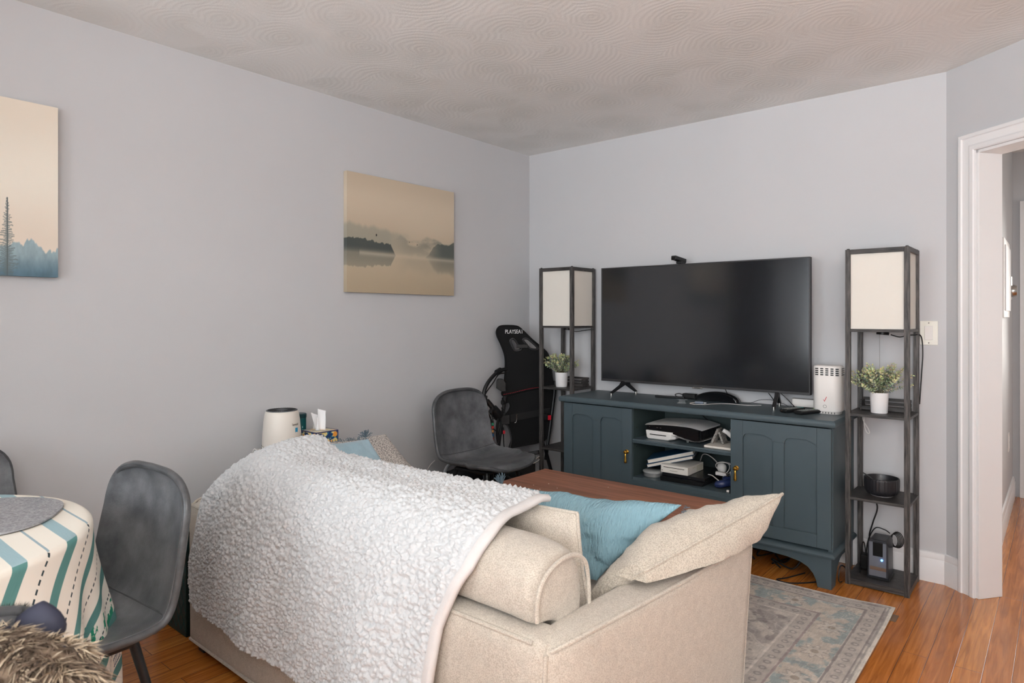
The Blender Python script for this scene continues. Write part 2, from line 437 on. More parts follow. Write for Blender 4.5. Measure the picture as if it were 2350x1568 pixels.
def m_floor():
    mt, nt, N, L, B = newmat('oak_strip_floor')
    tc = N.new('ShaderNodeTexCoord'); mp = N.new('ShaderNodeMapping'); mp.inputs['Rotation'].default_value = (0, 0, PI/2)
    L.new(tc.outputs['Object'], mp.inputs[0])
    br = N.new('ShaderNodeTexBrick'); br.inputs['Scale'].default_value = 1; br.inputs['Brick Width'].default_value = 1.35; br.inputs['Row Height'].default_value = .083
    br.inputs['Mortar Size'].default_value = .0009; br.inputs['Mortar Smooth'].default_value = .3; br.offset = .37; br.inputs['Bias'].default_value = 0
    br.inputs['Color1'].default_value = (*lin((208, 136, 64)), 1); br.inputs['Color2'].default_value = (*lin((184, 110, 48)), 1); br.inputs['Mortar'].default_value = (*lin((86, 42, 18)), 1)
    L.new(mp.outputs[0], br.inputs['Vector'])
    m2 = N.new('ShaderNodeMapping'); m2.inputs['Scale'].default_value = (22, 1.1, 1); L.new(tc.outputs['Object'], m2.inputs[0])
    nz = N.new('ShaderNodeTexNoise'); nz.inputs['Scale'].default_value = 3; nz.inputs['Detail'].default_value = 7; nz.inputs['Distortion'].default_value = 1.2; L.new(m2.outputs[0], nz.inputs['Vector'])
    cr = N.new('ShaderNodeValToRGB'); e = cr.color_ramp.elements; e[0].position = .3; e[1].position = .7; e[0].color = (.62, .55, .5, 1); e[1].color = (1.1, 1.08, 1.05, 1)
    L.new(nz.outputs['Fac'], cr.inputs[0])
    mx = N.new('ShaderNodeMix'); mx.data_type = 'RGBA'; mx.blend_type = 'MULTIPLY'; mx.inputs[0].default_value = 1; L.new(br.outputs['Color'], mx.inputs[6]); L.new(cr.outputs[0], mx.inputs[7])
    L.new(mx.outputs[2], B.inputs['Base Color'])
    B.inputs['Roughness'].default_value = .2; B.inputs['Coat Weight'].default_value = .25; B.inputs['Coat Roughness'].default_value = .08
    n4 = N.new('ShaderNodeTexNoise'); n4.inputs['Scale'].default_value = 9; L.new(tc.outputs['Object'], n4.inputs['Vector'])
    md = N.new('ShaderNodeMath'); md.operation = 'MULTIPLY_ADD'; md.inputs[1].default_value = -3; L.new(br.outputs['Fac'], md.inputs[0]); L.new(n4.outputs['Fac'], md.inputs[2])
    bp = N.new('ShaderNodeBump'); bp.inputs['Strength'].default_value = .25; bp.inputs['Distance'].default_value = .004; L.new(md.outputs[0], bp.inputs['Height'])
    L.new(bp.outputs[0], B.inputs['Normal']); L.new(bp.outputs[0], B.inputs['Coat Normal'])
    return mt
MT['floor'] = m_floor()

def m_walnut():
    mt, nt, N, L, B = newmat('walnut_laminate')
    tc = N.new('ShaderNodeTexCoord')
    br = N.new('ShaderNodeTexBrick'); br.inputs['Scale'].default_value = 1; br.inputs['Brick Width'].default_value = 6; br.inputs['Row Height'].default_value = .11
    br.inputs['Mortar Size'].default_value = .0004; br.inputs['Color1'].default_value = (*lin((176, 124, 100)), 1); br.inputs['Color2'].default_value = (*lin((150, 104, 84)), 1)
    br.inputs['Mortar'].default_value = (*lin((100, 60, 48)), 1)
    L.new(tc.outputs['Object'], br.inputs['Vector'])
    m2 = N.new('ShaderNodeMapping'); m2.inputs['Scale'].default_value = (1.2, 26, 1); L.new(tc.outputs['Object'], m2.inputs[0])
    nz = N.new('ShaderNodeTexNoise'); nz.inputs['Scale'].default_value = 2.4; nz.inputs['Detail'].default_value = 8; nz.inputs['Distortion'].default_value = .6; L.new(m2.outputs[0], nz.inputs['Vector'])
    cr = N.new('ShaderNodeValToRGB'); e = cr.color_ramp.elements; e[0].position = .33; e[1].position = .68; e[0].color = (.58, .55, .55, 1); e[1].color = (1.15, 1.12, 1.1, 1)
    L.new(nz.outputs['Fac'], cr.inputs[0])
    mx = N.new('ShaderNodeMix'); mx.data_type = 'RGBA'; mx.blend_type = 'MULTIPLY'; mx.inputs[0].default_value = 1; L.new(br.outputs['Color'], mx.inputs[6]); L.new(cr.outputs[0], mx.inputs[7])
    L.new(mx.outputs[2], B.inputs['Base Color']); B.inputs['Roughness'].default_value = .42
    return mt
MT['walnut'] = m_walnut()

def m_sherpa():
    mt, nt, N, L, B = newmat('white_sherpa_fleece')
    tc = N.new('ShaderNodeTexCoord')
    vo = N.new('ShaderNodeTexVoronoi'); vo.inputs['Scale'].default_value = 110; vo.feature = 'SMOOTH_F1'
    nz = N.new('ShaderNodeTexNoise'); nz.inputs['Scale'].default_value = 60; nz.inputs['Detail'].default_value = 4; L.new(tc.outputs['Object'], nz.inputs['Vector'])
    mx = N.new('ShaderNodeVectorMath'); mx.operation = 'MULTIPLY_ADD'; mx.inputs[1].default_value = (.02, .02, .02); L.new(nz.outputs['Color'], mx.inputs[0]); L.new(tc.outputs['Object'], mx.inputs[2])
    L.new(mx.outputs[0], vo.inputs['Vector'])
    B.inputs['Base Color'].default_value = (*lin((197, 198, 199)), 1); B.inputs['Roughness'].default_value = 1; B.inputs['Sheen Weight'].default_value = .5; B.inputs['Specular IOR Level'].default_value = .05
    iv = N.new('ShaderNodeMath'); iv.operation = 'SUBTRACT'; iv.inputs[0].default_value = 1; L.new(vo.outputs['Distance'], iv.inputs[1])
    bp = N.new('ShaderNodeBump'); bp.inputs['Strength'].default_value = .55; bp.inputs['Distance'].default_value = .006; L.new(iv.outputs[0], bp.inputs['Height']); L.new(bp.outputs[0], B.inputs['Normal'])
    return mt
MT['sherpa'] = m_sherpa()
MT['paint'] = colmat('printed_canvas', .75, .15, 700)
MT['rug'] = colmat('woven_rug', .95, .5, 500, spec=.1, sheen=.2)
def m_cloth():
    mt, nt, N, L, B = newmat('printed_cotton')
    B.inputs['Roughness'].default_value = .9; B.inputs['Specular IOR Level'].default_value = .15
    uv = N.new('ShaderNodeUVMap'); uv.uv_map = 'flat'
    sp = N.new('ShaderNodeSeparateXYZ'); L.new(uv.outputs[0], sp.inputs[0])
    def mth(op, a, b=None, c=None):
        n = N.new('ShaderNodeMath'); n.operation = op
        for i, q in enumerate((a, b, c)):
            if q is None: continue
            if isinstance(q, (int, float)): n.inputs[i].default_value = q
            else: L.new(q, n.inputs[i])
        return n.outputs[0]
    def mx(f, a, b):
        n = N.new('ShaderNodeMix'); n.data_type = 'RGBA'
        L.new(f, n.inputs[0])
        for i, q in ((6, a), (7, b)):
            if isinstance(q, tuple): n.inputs[i].default_value = (*lin(q), 1)
            else: L.new(q, n.inputs[i])
        return n.outputs[2]
    x, y = sp.outputs[0], sp.outputs[1]
    r = mth('SQRT', mth('ADD', mth('POWER', x, 2), mth('POWER', y, 2)))
    outer = mth('GREATER_THAN', r, .462)
    q = mth('ABSOLUTE', mth('SUBTRACT', mth('FLOORED_MODULO', mth('ADD', y, -.355+.0625+.125*20), .125), .0625))
    wide = mth('LESS_THAN', q, .0155)
    nz = N.new('ShaderNodeTexNoise'); nz.inputs['Scale'].default_value = 1; mp = N.new('ShaderNodeMapping'); mp.inputs['Scale'].default_value = (30, 600, 1)
    L.new(uv.outputs[0], mp.inputs[0]); L.new(mp.outputs[0], nz.inputs['Vector'])
    wc = mx(outer, (168, 194, 200), (104, 150, 146)); wc2 = mx(outer, (150, 180, 188), (84, 132, 130))
    wcol = mx(nz.outputs['Fac'], wc, wc2)
    c = mx(wide, (244, 238, 226), wcol)
    q2 = mth('ABSOLUTE', mth('SUBTRACT', mth('FLOORED_MODULO', mth('ADD', y, -.355+.125*20), .125), .0625))
    thin = mth('LESS_THAN', q2, .0028)
    inner = mth('SUBTRACT', 1.0, outer)
    c = mx(mth('MULTIPLY', thin, inner), c, (160, 180, 188))
    dash = mth('LESS_THAN', mth('FLOORED_MODULO', mth('ADD', x, 10.0), .020), .012)
    c = mx(mth('MULTIPLY', mth('MULTIPLY', thin, outer), dash), c, (52, 66, 70))
    n2 = N.new('ShaderNodeTexNoise'); n2.inputs['Scale'].default_value = 26; n2.inputs['Detail'].default_value = 3; L.new(uv.outputs[0], n2.inputs['Vector'])
    zone = mth('MULTIPLY', mth('GREATER_THAN', r, .70), mth('LESS_THAN', r, .78))
    sprig = mth('MULTIPLY', mth('MULTIPLY', mth('GREATER_THAN', n2.outputs['Fac'], .56), zone), mth('SUBTRACT', 1.0, wide))
    c = mx(sprig, c, (48, 142, 112))
    hx = mth('LESS_THAN', mth('FLOORED_MODULO', mth('ADD', x, 10.0), .17), .06)
    hy = mth('LESS_THAN', mth('ABSOLUTE', mth('SUBTRACT', q, .034)), .014)
    z2 = mth('MULTIPLY', mth('GREATER_THAN', r, .76), mth('LESS_THAN', r, .88))
    ln = mth('MAXIMUM', mth('LESS_THAN', mth('FLOORED_MODULO', mth('ADD', x, 10.0), .011), .0028), mth('LESS_THAN', mth('FLOORED_MODULO', mth('ADD', y, 10.0), .019), .003))
    c = mx(mth('MULTIPLY', mth('MULTIPLY', hx, hy), mth('MULTIPLY', z2, ln)), c, (44, 72, 104))
    L.new(c, B.inputs['Base Color'])
    return mt
MT['cloth'] = m_cloth()
MT['fur'] = colmat('faux_fur', .8, 0, spec=.2)
MT['leaf'] = colmat('leaf', .6, 0, spec=.3)
MT['carton'] = colmat('printed_carton', .5, 0)

# ================================================================== THE ROOM
H = 2.44
dA = Vector((.7981, -.6025, 0)); nA = Vector((.6025, .7981, 0))     # along the angled wall, and away from the room
A0 = Vector((2.534, 0, 0))
def ap(s, d=0, z=0):                                                 # point on the angled wall: s along it, d behind it
    p = A0+dA*s+nA*d; return (p.x, p.y, z)
def slab(m, s0, s1, d0, d1, z0, z1):
    b = [ap(s0, d0), ap(s1, d0), ap(s1, d1), ap(s0, d1)]
    m.prism([(p[0], p[1]) for p in b], 'z', z0, z1); return m

struct('floor', M().box(-.15, 4.75, -5.6, 2.35, -.1, 0), MT['floor'])
struct('ceiling', M().box(-.15, 4.75, -5.6, 2.35, H, H+.1), MT['ceiling'])
struct('wall_left', M().box(-.12, 0, -5.4, .12, 0, H), MT['wall'])
struct('wall_far', M().box(0, 2.534, 0, .12, 0, H), MT['wall'])
m = M()
# angled wall with the doorway, in three pieces of one wall
slab(m, 0, .158, 0, .122, 0, H); slab(m, .158, 1.0, 0, .122, 2.027, H); slab(m, 1.0, 1.16, 0, .122, 0, H)
struct('wall_angled', m, MT['wall'])
E = ap(1.16)
struct('wall_right', M().box(E[0], 4.7, E[1], E[1]+.12, 0, H), MT['wall'])
# outer right wall and rear wall with window openings
m = M().box(4.6, 4.72, -5.4, -3.7, 0, H).box(4.6, 4.72, -2.3, E[1], 0, H).box(4.6, 4.72, -3.7, -2.3, 0, .75).box(4.6, 4.72, -3.7, -2.3, 2.15, H)
struct('wall_side', m, MT['wall'])
m = M().box(-.12, .55, -5.52, -5.4, 0, H).box(1.95, 2.55, -5.52, -5.4, 0, H).box(3.95, 4.72, -5.52, -5.4, 0, H)
for a in (.55, 2.55): m.box(a, a+1.4, -5.52, -5.4, 0, .75).box(a, a+1.4, -5.52, -5.4, 2.15, H)
struct('wall_rear', m, MT['wall'])
def window(name, cx, cy, horiz):
    f = M(); g = M()
    def bb(m, a0, a1, b0, b1, z0, z1):
        m.box(cx+a0, cx+a1, cy+b0, cy+b1, z0, z1) if horiz else m.box(cx+b0, cx+b1, cy+a0, cy+a1, z0, z1)
    for a in (-.7, .64): bb(f, a, a+.06, -.04, .04, .75, 2.15)
    for z in (.75, 1.42, 2.09): bb(f, -.64, .64, -.04, .04, z, z+.06)
    bb(g, -.64, .64, -.004, .004, .81, 2.09)
    o = struct(name, f, MT['trim'])
    mk('pane', g, MT['glass'], o)
window('window_1', 1.25, -5.46, True); window('window_2', 3.25, -5.46, True); window('window_3', 4.66, -3.0, False)
T = thing('wardrobe_stand_in', 'dark brown stand-in added out of view for the television to reflect', 'wardrobe_stand_in', (.27, -4.66, 0))
mk('carcass', M().box(.005, .50, -5.33, -4.0, .001, 2.3), MT['brown'], T, bevel=.004)
for a in (-5.325, -4.662): mk('door', M().box(.501, .52, a, a+.657, .06, 2.28), MT['brown'], T, bevel=.003)
mk('door_handle', M().tube([(.535, -4.70, 1.0), (.535, -4.70, 1.2)], .006), MT['brass'], T); mk('door_handle', M().tube([(.535, -4.62, 1.0), (.535, -4.62, 1.2)], .006), MT['brass'], T)
T = thing('added_uplighter', 'tall black uplighter added out of view to brighten the ceiling', 'floor lamp', (3.95, -4.7, 0))  # made-up body for the added ceiling fill, never in view
mk('base', M().lathe([(.14, .001), (.14, .02), (.02, .03), (.001, .03)], (3.95, -4.7, 0)), MT['metal'], T)
mk('pole', M().tube([(3.95, -4.7, .03), (3.95, -4.7, 1.70)], .012), MT['metal'], T)
mk('bowl', M().lathe([(.02, 1.68), (.10, 1.72), (.17, 1.80), (.165, 1.80), (.10, 1.73), (.001, 1.70)], (3.95, -4.7, 0)), MT['metal'], T)
# (the brown cupboard above is unseen, added only for the screen to reflect)
# hall beyond the doorway
struct('wall_hall_left', M().box(2.56, 2.685, .125, 2.14, 0, H), MT['wall'])
struct('wall_hall_end', M().box(2.56, 4.72, 2.14, 2.26, 0, H), MT['wall'])
struct('wall_hall_right', M().box(4.6, 4.72, E[1]+.12, 2.14, 0, H), MT['wall'])
# door casing and jamb
cp = [(0, 0), (0, .019), (.003, .021), (.016, .021), (.020, .016), (.024, .0145), (.050, .0125), (.054, .0145), (.058, .0185), (.074, .0185), (.079, .015), (.079, 0)]
rings = [[ap(.079+a, -t, 0) for a, t in cp], [ap(.079+a, -t, 2.106-a) for a, t in cp], [ap(1.079-a, -t, 2.106-a) for a, t in cp], [ap(1.079-a, -t, 0) for a, t in cp]]
struct('trim_1', M().loft(rings), MT['trim'], ang=25)
m = M(); slab(m, .158, .172, -.004, .128, 0, 2.027); slab(m, .986, 1.0, -.004, .128, 0, 2.027); slab(m, .158, 1.0, -.004, .128, 2.013, 2.027)
struct('trim_2', m, MT['trim'], bevel=.002)
# baseboards with a moulded cap
def base_profile(): return [(0, 0), (.016, 0), (.016, .105), (.012, .112), (.013, .122), (.008, .14), (0, .143)]
m = M()
m.prism([(-p, z) for p, z in base_profile()], 'x', .0, 2.527); struct('baseboard_far', m, MT['trim'])
m = M(); m.prism([(p, z) for p, z in base_profile()], 'y', -4.1, 0); struct('baseboard_left', m, MT['trim'])
m = M(); rings = []
for s in (-.006, .079): rings.append([ap(s, -p, z) for p, z in base_profile()])
m.loft(rings); struct('baseboard_angled', m, MT['trim'])
m = M(); m.prism([(2.685+p, z) for p, z in base_profile()], 'y', .14, 2.14); struct('baseboard_hall', m, MT['trim'])
# hall door with its casing in the end wall
m = M().box(2.725, 2.80, 2.115, 2.14, 0, 2.09).box(2.80, 3.62, 2.115, 2.14, 2.02, 2.09).box(3.62, 3.69, 2.115, 2.14, 0, 2.09)
struct('trim_3', m, MT['trim'], bevel=.003)
d2 = struct('door_1', M().box(2.80, 3.62, 2.122, 2.14, .005, 2.02).box(2.9, 3.16, 2.112, 2.122, .2, .9).box(3.26, 3.52, 2.112, 2.122, .2, .9).box(2.9, 3.16, 2.112, 2.122, 1.0, 1.9).box(3.26, 3.52, 2.112, 2.122, 1.0, 1.9), MT['trim'], bevel=.004)
mk('door_handle', M().ball((3.55, 2.07, 1.0), .028).tube([(3.55, 2.12, 1.0), (3.55, 2.07, 1.0)], .012), MT['chrome'], d2)

# things on the hall wall
eb = at_x(2297, 565, 2.69); ec = at_x(2312, 730, 2.69)
t = thing('electrical_panel', 'white electrical panel door set in the hall wall', 'panel', (2.685, 1.3, 1.28))
mk('frame', M().box(2.685, 2.697, 1.05, 1.55, 1.27, 1.74), MT['white'], t, bevel=.004)
mk('door', M().box(2.697, 2.705, 1.09, 1.51, 1.31, 1.70), MT['trim'], t, bevel=.003)
mk('latch', M().box(2.705, 2.714, 1.48, 1.50, 1.47, 1.53), MT['chrome'], t, bevel=.002)
t = thing('thermostat', 'round silver thermostat on a white plate in the hall', 'thermostat', (2.685, 1.86, 1.36))
mk('wall_plate', M().box(2.685, 2.692, 1.80, 1.92, 1.39, 1.51), MT['white'], t, bevel=.003)
mk('dial', M().lathe([(.041, 0), (.042, .012), (.036, .03), (.001, .031)], n=32).xf(Matrix.Translation((2.692, 1.86, 1.45)) @ Matrix.Rotation(PI/2, 4, 'Y')), MT['chrome'], t)
t = thing('wall_outlet', 'white wall outlet low on the hall wall', 'outlet', (2.685, 1.62, .40))
mk('cover_plate', M().box(2.685, 2.691, 1.58, 1.655, .40, .52), MT['white'], t, bevel=.002)
mk('socket', M().box(2.691, 2.6935, 1.60, 1.635, .42, .455).box(2.691, 2.6935, 1.60, 1.635, .465, .5), MT['trim'], t, bevel=.001)
# light switch by the lamp
a = at_y(2115, 738, 0); b = at_y(2149, 791, 0)
cx, cz = (a[0]+b[0])/2+.0, (a[2]+b[2])/2
t = thing('light_switch', 'almond rocker light switch on the wall beside the tall right lamp', 'switch', (cx, 0, cz-.06))
mk('cover_plate', M().box(cx-.037, cx+.037, -.006, 0, cz-.058, cz+.058), mat('almond_plastic', (236, 234, 224), .4), t, bevel=.002)
mk('rocker', M().box(cx-.017, cx+.017, -.010, -.006, cz-.034, cz+.034), MT['white'], t, bevel=.0015)
mk('screw', M().lathe([(.003, 0), (.001, .0015)], n=10).xf(Matrix.Translation((cx, -.006, cz+.048)) @ Matrix.Rotation(PI/2, 4, 'X')), MT['chrome'], t)
mk('screw', M().lathe([(.003, 0), (.001, .0015)], n=10).xf(Matrix.Translation((cx, -.006, cz-.048)) @ Matrix.Rotation(PI/2, 4, 'X')), MT['chrome'], t)

# ================================================================== RUG
def rug_cols(X, Y):
    x0, x1, y0, y1 = .68, 2.405, -2.02, -.49
    e = np.minimum(np.minimum(X-x0, x1-X), np.minimum(Y-y0, y1-Y))
    along = np.where(np.minimum(X-x0, x1-X) < np.minimum(Y-y0, y1-Y), Y, X)
    n1 = fbm(X*16, Y*16, 3); n2 = fbm(X*40, Y*40, 8); n3 = fbm(X*5, Y*5, 15)
    warp = (fbm(X*9, Y*9, 21)-.5)
    base = mix((196, 186, 176), (166, 156, 150), sstep(.4, .62, n1))
    # field medallion outlines: nested, wobbly diamonds
    cx, cy = (x0+x1)/2, (y0+y1)/2
    dm = np.abs(X-cx)/1.0+np.abs(Y-cy)/.7+warp*.12
    for r in (.32, .34, .62, .64, .86, .88):
        base = mix(base, (214, 206, 196), .6*(1-sstep(.004, .012, np.abs(dm-r))))
    base = mix(base, (140, 122, 118), .5*sstep(.5, .64, n3)*(dm < .62))
    sprig = sstep(.60, .66, fbm(X*22, Y*22, 31, 3))
    base = mix(base, (124, 114, 110), sprig*.55)
    vine = 1-sstep(.006, .018, np.abs(fbm(X*11, Y*11, 41, 3)-.5))
    base = mix(base, (212, 204, 195), vine*.45)
    # borders
    mainb = (e > .10) & (e < .235)
    bcol = mix((150, 158, 156), (192, 180, 166), sstep(.42, .56, fbm(X*20, Y*20, 51)))
    flower = np.sin(along*2*PI/.24)*.5+.5
    rr = np.sqrt((np.mod(along, .24)-.12)**2+(e-.167)**2)
    pet = .042+.012*np.cos(8*np.arctan2(e-.167, np.mod(along, .24)-.12))
    bcol = mix(bcol, (200, 190, 178), .8*(1-sstep(-.004, .006, rr-pet)))
    bcol = mix(bcol, (150, 140, 134), .7*(1-sstep(.002, .006, np.abs(rr-pet))))
    bcol = mix(bcol, (152, 136, 120), .8*(1-sstep(.012, .018, rr)))
    bcol = mix(bcol, (212, 204, 192), .5*(1-sstep(.01, .03, np.abs(fbm(X*26, Y*26, 61, 3)-.5))))
    base = np.where(mainb[..., None], bcol, base)
    def guard(lo, hi):
        g = mix((188, 178, 168), (176, 166, 158), n1)
        q = np.mod(along, .05)-.025; rr = np.sqrt(q**2+(e-(lo+hi)/2)**2)
        g = mix(g, (142, 134, 130), .75*(1-sstep(.0025, .0045, np.abs(rr-.011))))
        return g
    for lo, hi in ((.035, .088), (.25, .305)):
        k = (e > lo) & (e < hi); base = np.where(k[..., None], guard(lo, hi), base)
    for l, wd, c in ((.030, .004, (128, 118, 114)), (.094, .005, (132, 122, 118)), (.243, .006, (150, 132, 128)), (.311, .006, (216, 206, 196)), (.018, .003, (150, 142, 136))):
        base = mix(base, c, .8*(1-sstep(wd*.5, wd, np.abs(e-l))))
    base = mix(base, (214, 206, 194), .9*(e < .012))
    base = base*(1+(n2[..., None]-.5)*.22+ (vnoise(X*500, Y*60, 5)[..., None]-.5)*.10)
    return base
nx, ny = 640, 570
gx, gy = np.meshgrid(np.linspace(.68, 2.405, nx+1), np.linspace(-2.02, -.49, ny+1))
curl = .012*np.exp(-((2.405-gx)**2+(gy+.49)**2)/.02)
vz = .007+curl+.0015*np.sin(gx*9)*np.sin(gy*7)
mm = M(); mm.v = [tuple(p) for p in np.stack([gx, gy, vz], -1).reshape(-1, 3)]
ii = (np.arange(ny)[:, None]*(nx+1)+np.arange(nx)[None, :]).ravel()
mm.f = [(a, a+1, a+nx+2, a+nx+1) for a in ii.tolist()]
rug = single('area_rug', mm, MT['rug'], 'faded beige and grey oriental patterned rug on the wood floor', 'rug', cols=rug_cols(gx, gy).reshape(-1, 3), org=(1.35, -1.25, 0), fixn=False)
md = rug.modifiers.new('solidify', 'SOLIDIFY'); md.thickness = .006; md.offset = -1
single('rug_gripper', M().box(2.38, 2.425, -.60, -.53, .0004, .0036), mat('brown_rubber', (120, 96, 76), .7), 'small brown gripper pad sticking out under the rug corner', 'rug pad')

# ================================================================== TV CONSOLE
X0, X1, YF, YB, ZT = .61, 2.135, -.43, -.018, .79
con = thing('media_console', 'dark teal media console with two panelled doors and open middle shelves', 'console', ((X0+X1)/2, -.23, 0))
G = MT['green']
# top with rounded nose
def topring(o, z): return [(X0-.022+o, YF-.022+o, z), (X1+.022-o, YF-.022+o, z), (X1+.022-o, YB, z), (X0-.022+o, YB, z)]
m = M().loft([topring(.010, ZT-.034), topring(.003, ZT-.031), topring(0, ZT-.024), topring(0, ZT-.012), topring(.003, ZT-.005), topring(.010, ZT)])
mk('console_top', m, MT['green'], con)
mk('side_panel', M().box(X0, X0+.02, YF+.018, YB, .17, ZT-.034), G, con, bevel=.002)
mk('side_panel', M().box(X1-.02, X1, YF+.018, YB, .17, ZT-.034).box(X1, X1+.003, YF+.018, YF+.05, .17, ZT-.034).box(X1, X1+.003, YB-.04, YB, .17, ZT-.034), G, con, bevel=.002)
DL, DR = 1.085, 1.655
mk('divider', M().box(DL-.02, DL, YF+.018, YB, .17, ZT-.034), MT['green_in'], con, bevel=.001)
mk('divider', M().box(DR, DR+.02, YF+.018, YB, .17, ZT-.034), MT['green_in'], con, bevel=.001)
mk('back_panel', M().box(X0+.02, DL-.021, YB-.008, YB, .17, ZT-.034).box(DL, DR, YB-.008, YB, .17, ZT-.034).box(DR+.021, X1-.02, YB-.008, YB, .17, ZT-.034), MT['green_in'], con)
# grooved middle shelf
sp = [(YF+.004, .563), (YF+.010, .563), (YF+.010, .566), (YF+.004, .566), (YF+.004, .571), (YF+.010, .571), (YF+.010, .574), (YF+.004, .574), (YF+.006, .582), (YB-.01, .582), (YB-.01, .560), (YF+.004, .560)]
mk('shelf', M().prism(sp, 'x', DL+.001, DR-.001), G, con)
mk('shelf', M().box(DL+.001, DR-.001, YF+.004, YB-.01, .345, .366), G, con, bevel=.0015)
m = M().box(DL-.001, DR+.001, YF, YF+.018, .17, .350)
for z in (.315, .335): m.box(DL+.03, DR-.03, YF-.002, YF, z, z+.004)
mk('drawer_front', m, G, con, bevel=.0012)
mk('shelf_peg', M().tube([(DL, -.38, .64), (DL+.006, -.38, .64)], .003), MT['chrome'], con)
mk('shelf_peg', M().tube([(DL, -.38, .53), (DL+.006, -.38, .53)], .003), MT['chrome'], con)
def door(x0, x1, hx):
    z0, z1 = .185, ZT-.040
    m = M().box(x0+.004, x1-.004, YF+.012, YF+.0165, z0+.004, z1-.004)
    st, cs = .062, .052
    mid = (x0+x1)/2; bot = z0+.062; top = z1-.062
    for a, b in ((x0, x0+st), (x1-st, x1)): m.box(a, b, YF-.0, YF+.018, z0, z1)
    m.box(mid-cs/2, mid+cs/2, YF-.0, YF+.017, bot+.0004, top-.0284)
    m.box(x0+st+.0006, x1-st-.0006, YF-.0, YF+.017, z0, bot)
    # top rail: its lower edge dips at both ends of each panel
    pts = [(x0+st+.0006, z1), (x0+st+.0006, top-.028)]; tl_ = -.028
    for a, b in ((x0+st, mid-cs/2), (mid+cs/2, x1-st)):
        pts += [(a+.002, top-.028), (a+.004, top-.016), (a+.012, top-.006), (a+.03, top), (b-.050, top), (b-.036, top-.004), (b-.020, top-.012), (b-.006, top-.018), (b-.002, top-.028)]
    pts += [(x1-st-.0006, top-.028), (x1-st-.0006, z1)]
    m.prism(pts, 'y', YF, YF+.017)
    d = mk('door', m, G, con, bevel=.0022)
    hz = .505
    h = M().lathe([(.001, 0), (.012, 0), (.0125, .004), (.007, .009), (.005, .015), (.009, .02), (.0095, .025), (.006, .029), (.001, .03)], n=20).xf(Matrix.Translation((hx, YF, hz)) @ Matrix.Rotation(PI/2, 4, 'X'))
    h.lathe([(.002, .004), (.0045, 0), (.0055, -.02), (.0075, -.045), (.0082, -.052), (.006, -.056), (.001, -.057)], (hx, YF-.018, hz-.006), 16)
    hd = mk('handle', h, MT['brass'], d, label='small brass drop handle')
door(X0+.002, DL-.001, DL-.032); door(DR+.001, X1-.002, DR+.032)
# moulding and bracket feet
mk('base_moulding', M().loft([[(X0-a, YF-a, z), (X1+a, YF-a, z), (X1+a, YB, z), (X0-a, YB, z)] for a, z in ((.004, .148), (.016, .150), (.018, .158), (.012, .166), (.002, .172))]), G, con)
def foot(x, s, front=True):
    # s=+1 : arch opens towards +x
    P = [(x, 0), (x+s*.062, 0), (x+s*.068, .03), (x+s*.082, .06), (x+s*.105, .085), (x+s*.14, .102), (x+s*.20, .112), (x+s*.30, .118), (x+s*.30, .150), (x, .150)]
    P = [(a, z) for a, z in P]
    m = M().prism(P, 'y', YF+.002, YF+.022)
    Q = [(YF+.022, 0), (YF+.075, 0), (YF+.085, .04), (YF+.11, .08), (YF+.16, .105), (YF+.20, .112), (YF+.20, .15), (YF+.022, .15)]
    m.prism(Q, 'x', min(x, x+s*.02), max(x, x+s*.02))
    Q = [(YB, 0), (YB-.04, 0), (YB-.05, .05), (YB-.08, .09), (YB-.13, .108), (YF+.20, .112), (YF+.20, .15), (YB, .15)]
    m.prism(Q, 'x', min(x, x+s*.02), max(x, x+s*.02))
    mk('foot', m, G, con, bevel=.002)
foot(X0+.001, 1); foot(X1-.001, -1)
mk('apron', M().box(X0+.30, X1-.30, YF+.002, YF+.022, .118, .150), G, con)

# ================================================================== TELEVISION
TX0, TX1, TZ0, TZ1, TY = .697, 1.960, .867, 1.585, -.135
tv = thing('television', 'large flat black television standing on two legs on the teal console', 'television', ((TX0+TX1)/2, -.13, ZT))
m = M().box(TX0, TX1, TY+.0005, TY+.03, TZ0, TZ1).box(TX0+.1, TX1-.1, TY+.03, TY+.06, TZ0+.02, TZ1-.18)
mk('cabinet', m, MT['black'], tv, bevel=.003)
bz = .007
m = M().box(TX0, TX1, TY-.004, TY, TZ1-bz, TZ1).box(TX0, TX1, TY-.004, TY, TZ0, TZ0+.014).box(TX0, TX0+bz, TY-.004, TY, TZ0+.014, TZ1-bz).box(TX1-bz, TX1, TY-.004, TY, TZ0+.014, TZ1-bz)
mk('bezel', m, mat('dark_titan_bezel', (54, 53, 54), .35), tv, bevel=.001)
mk('screen', M().box(TX0+bz, TX1-bz, TY-.0015, TY, TZ0+.014, TZ1-bz), mat('tv_screen', (27, 29, 33), .13, spec=1.0), tv)
mk('badge', M().box(1.315, 1.375, TY-.005, TY+.002, TZ0-.008, TZ0+.002), MT['chrome'], tv, bevel=.001)
tm = text_mesh('SAMSUNG', .008, .0003).xf(Matrix.Translation((1.345, TY-.0055, TZ0-.003)) @ Matrix.Rotation(PI/2, 4, 'X'))
mk('lettering', tm, MT['black'], tv, smooth=False)
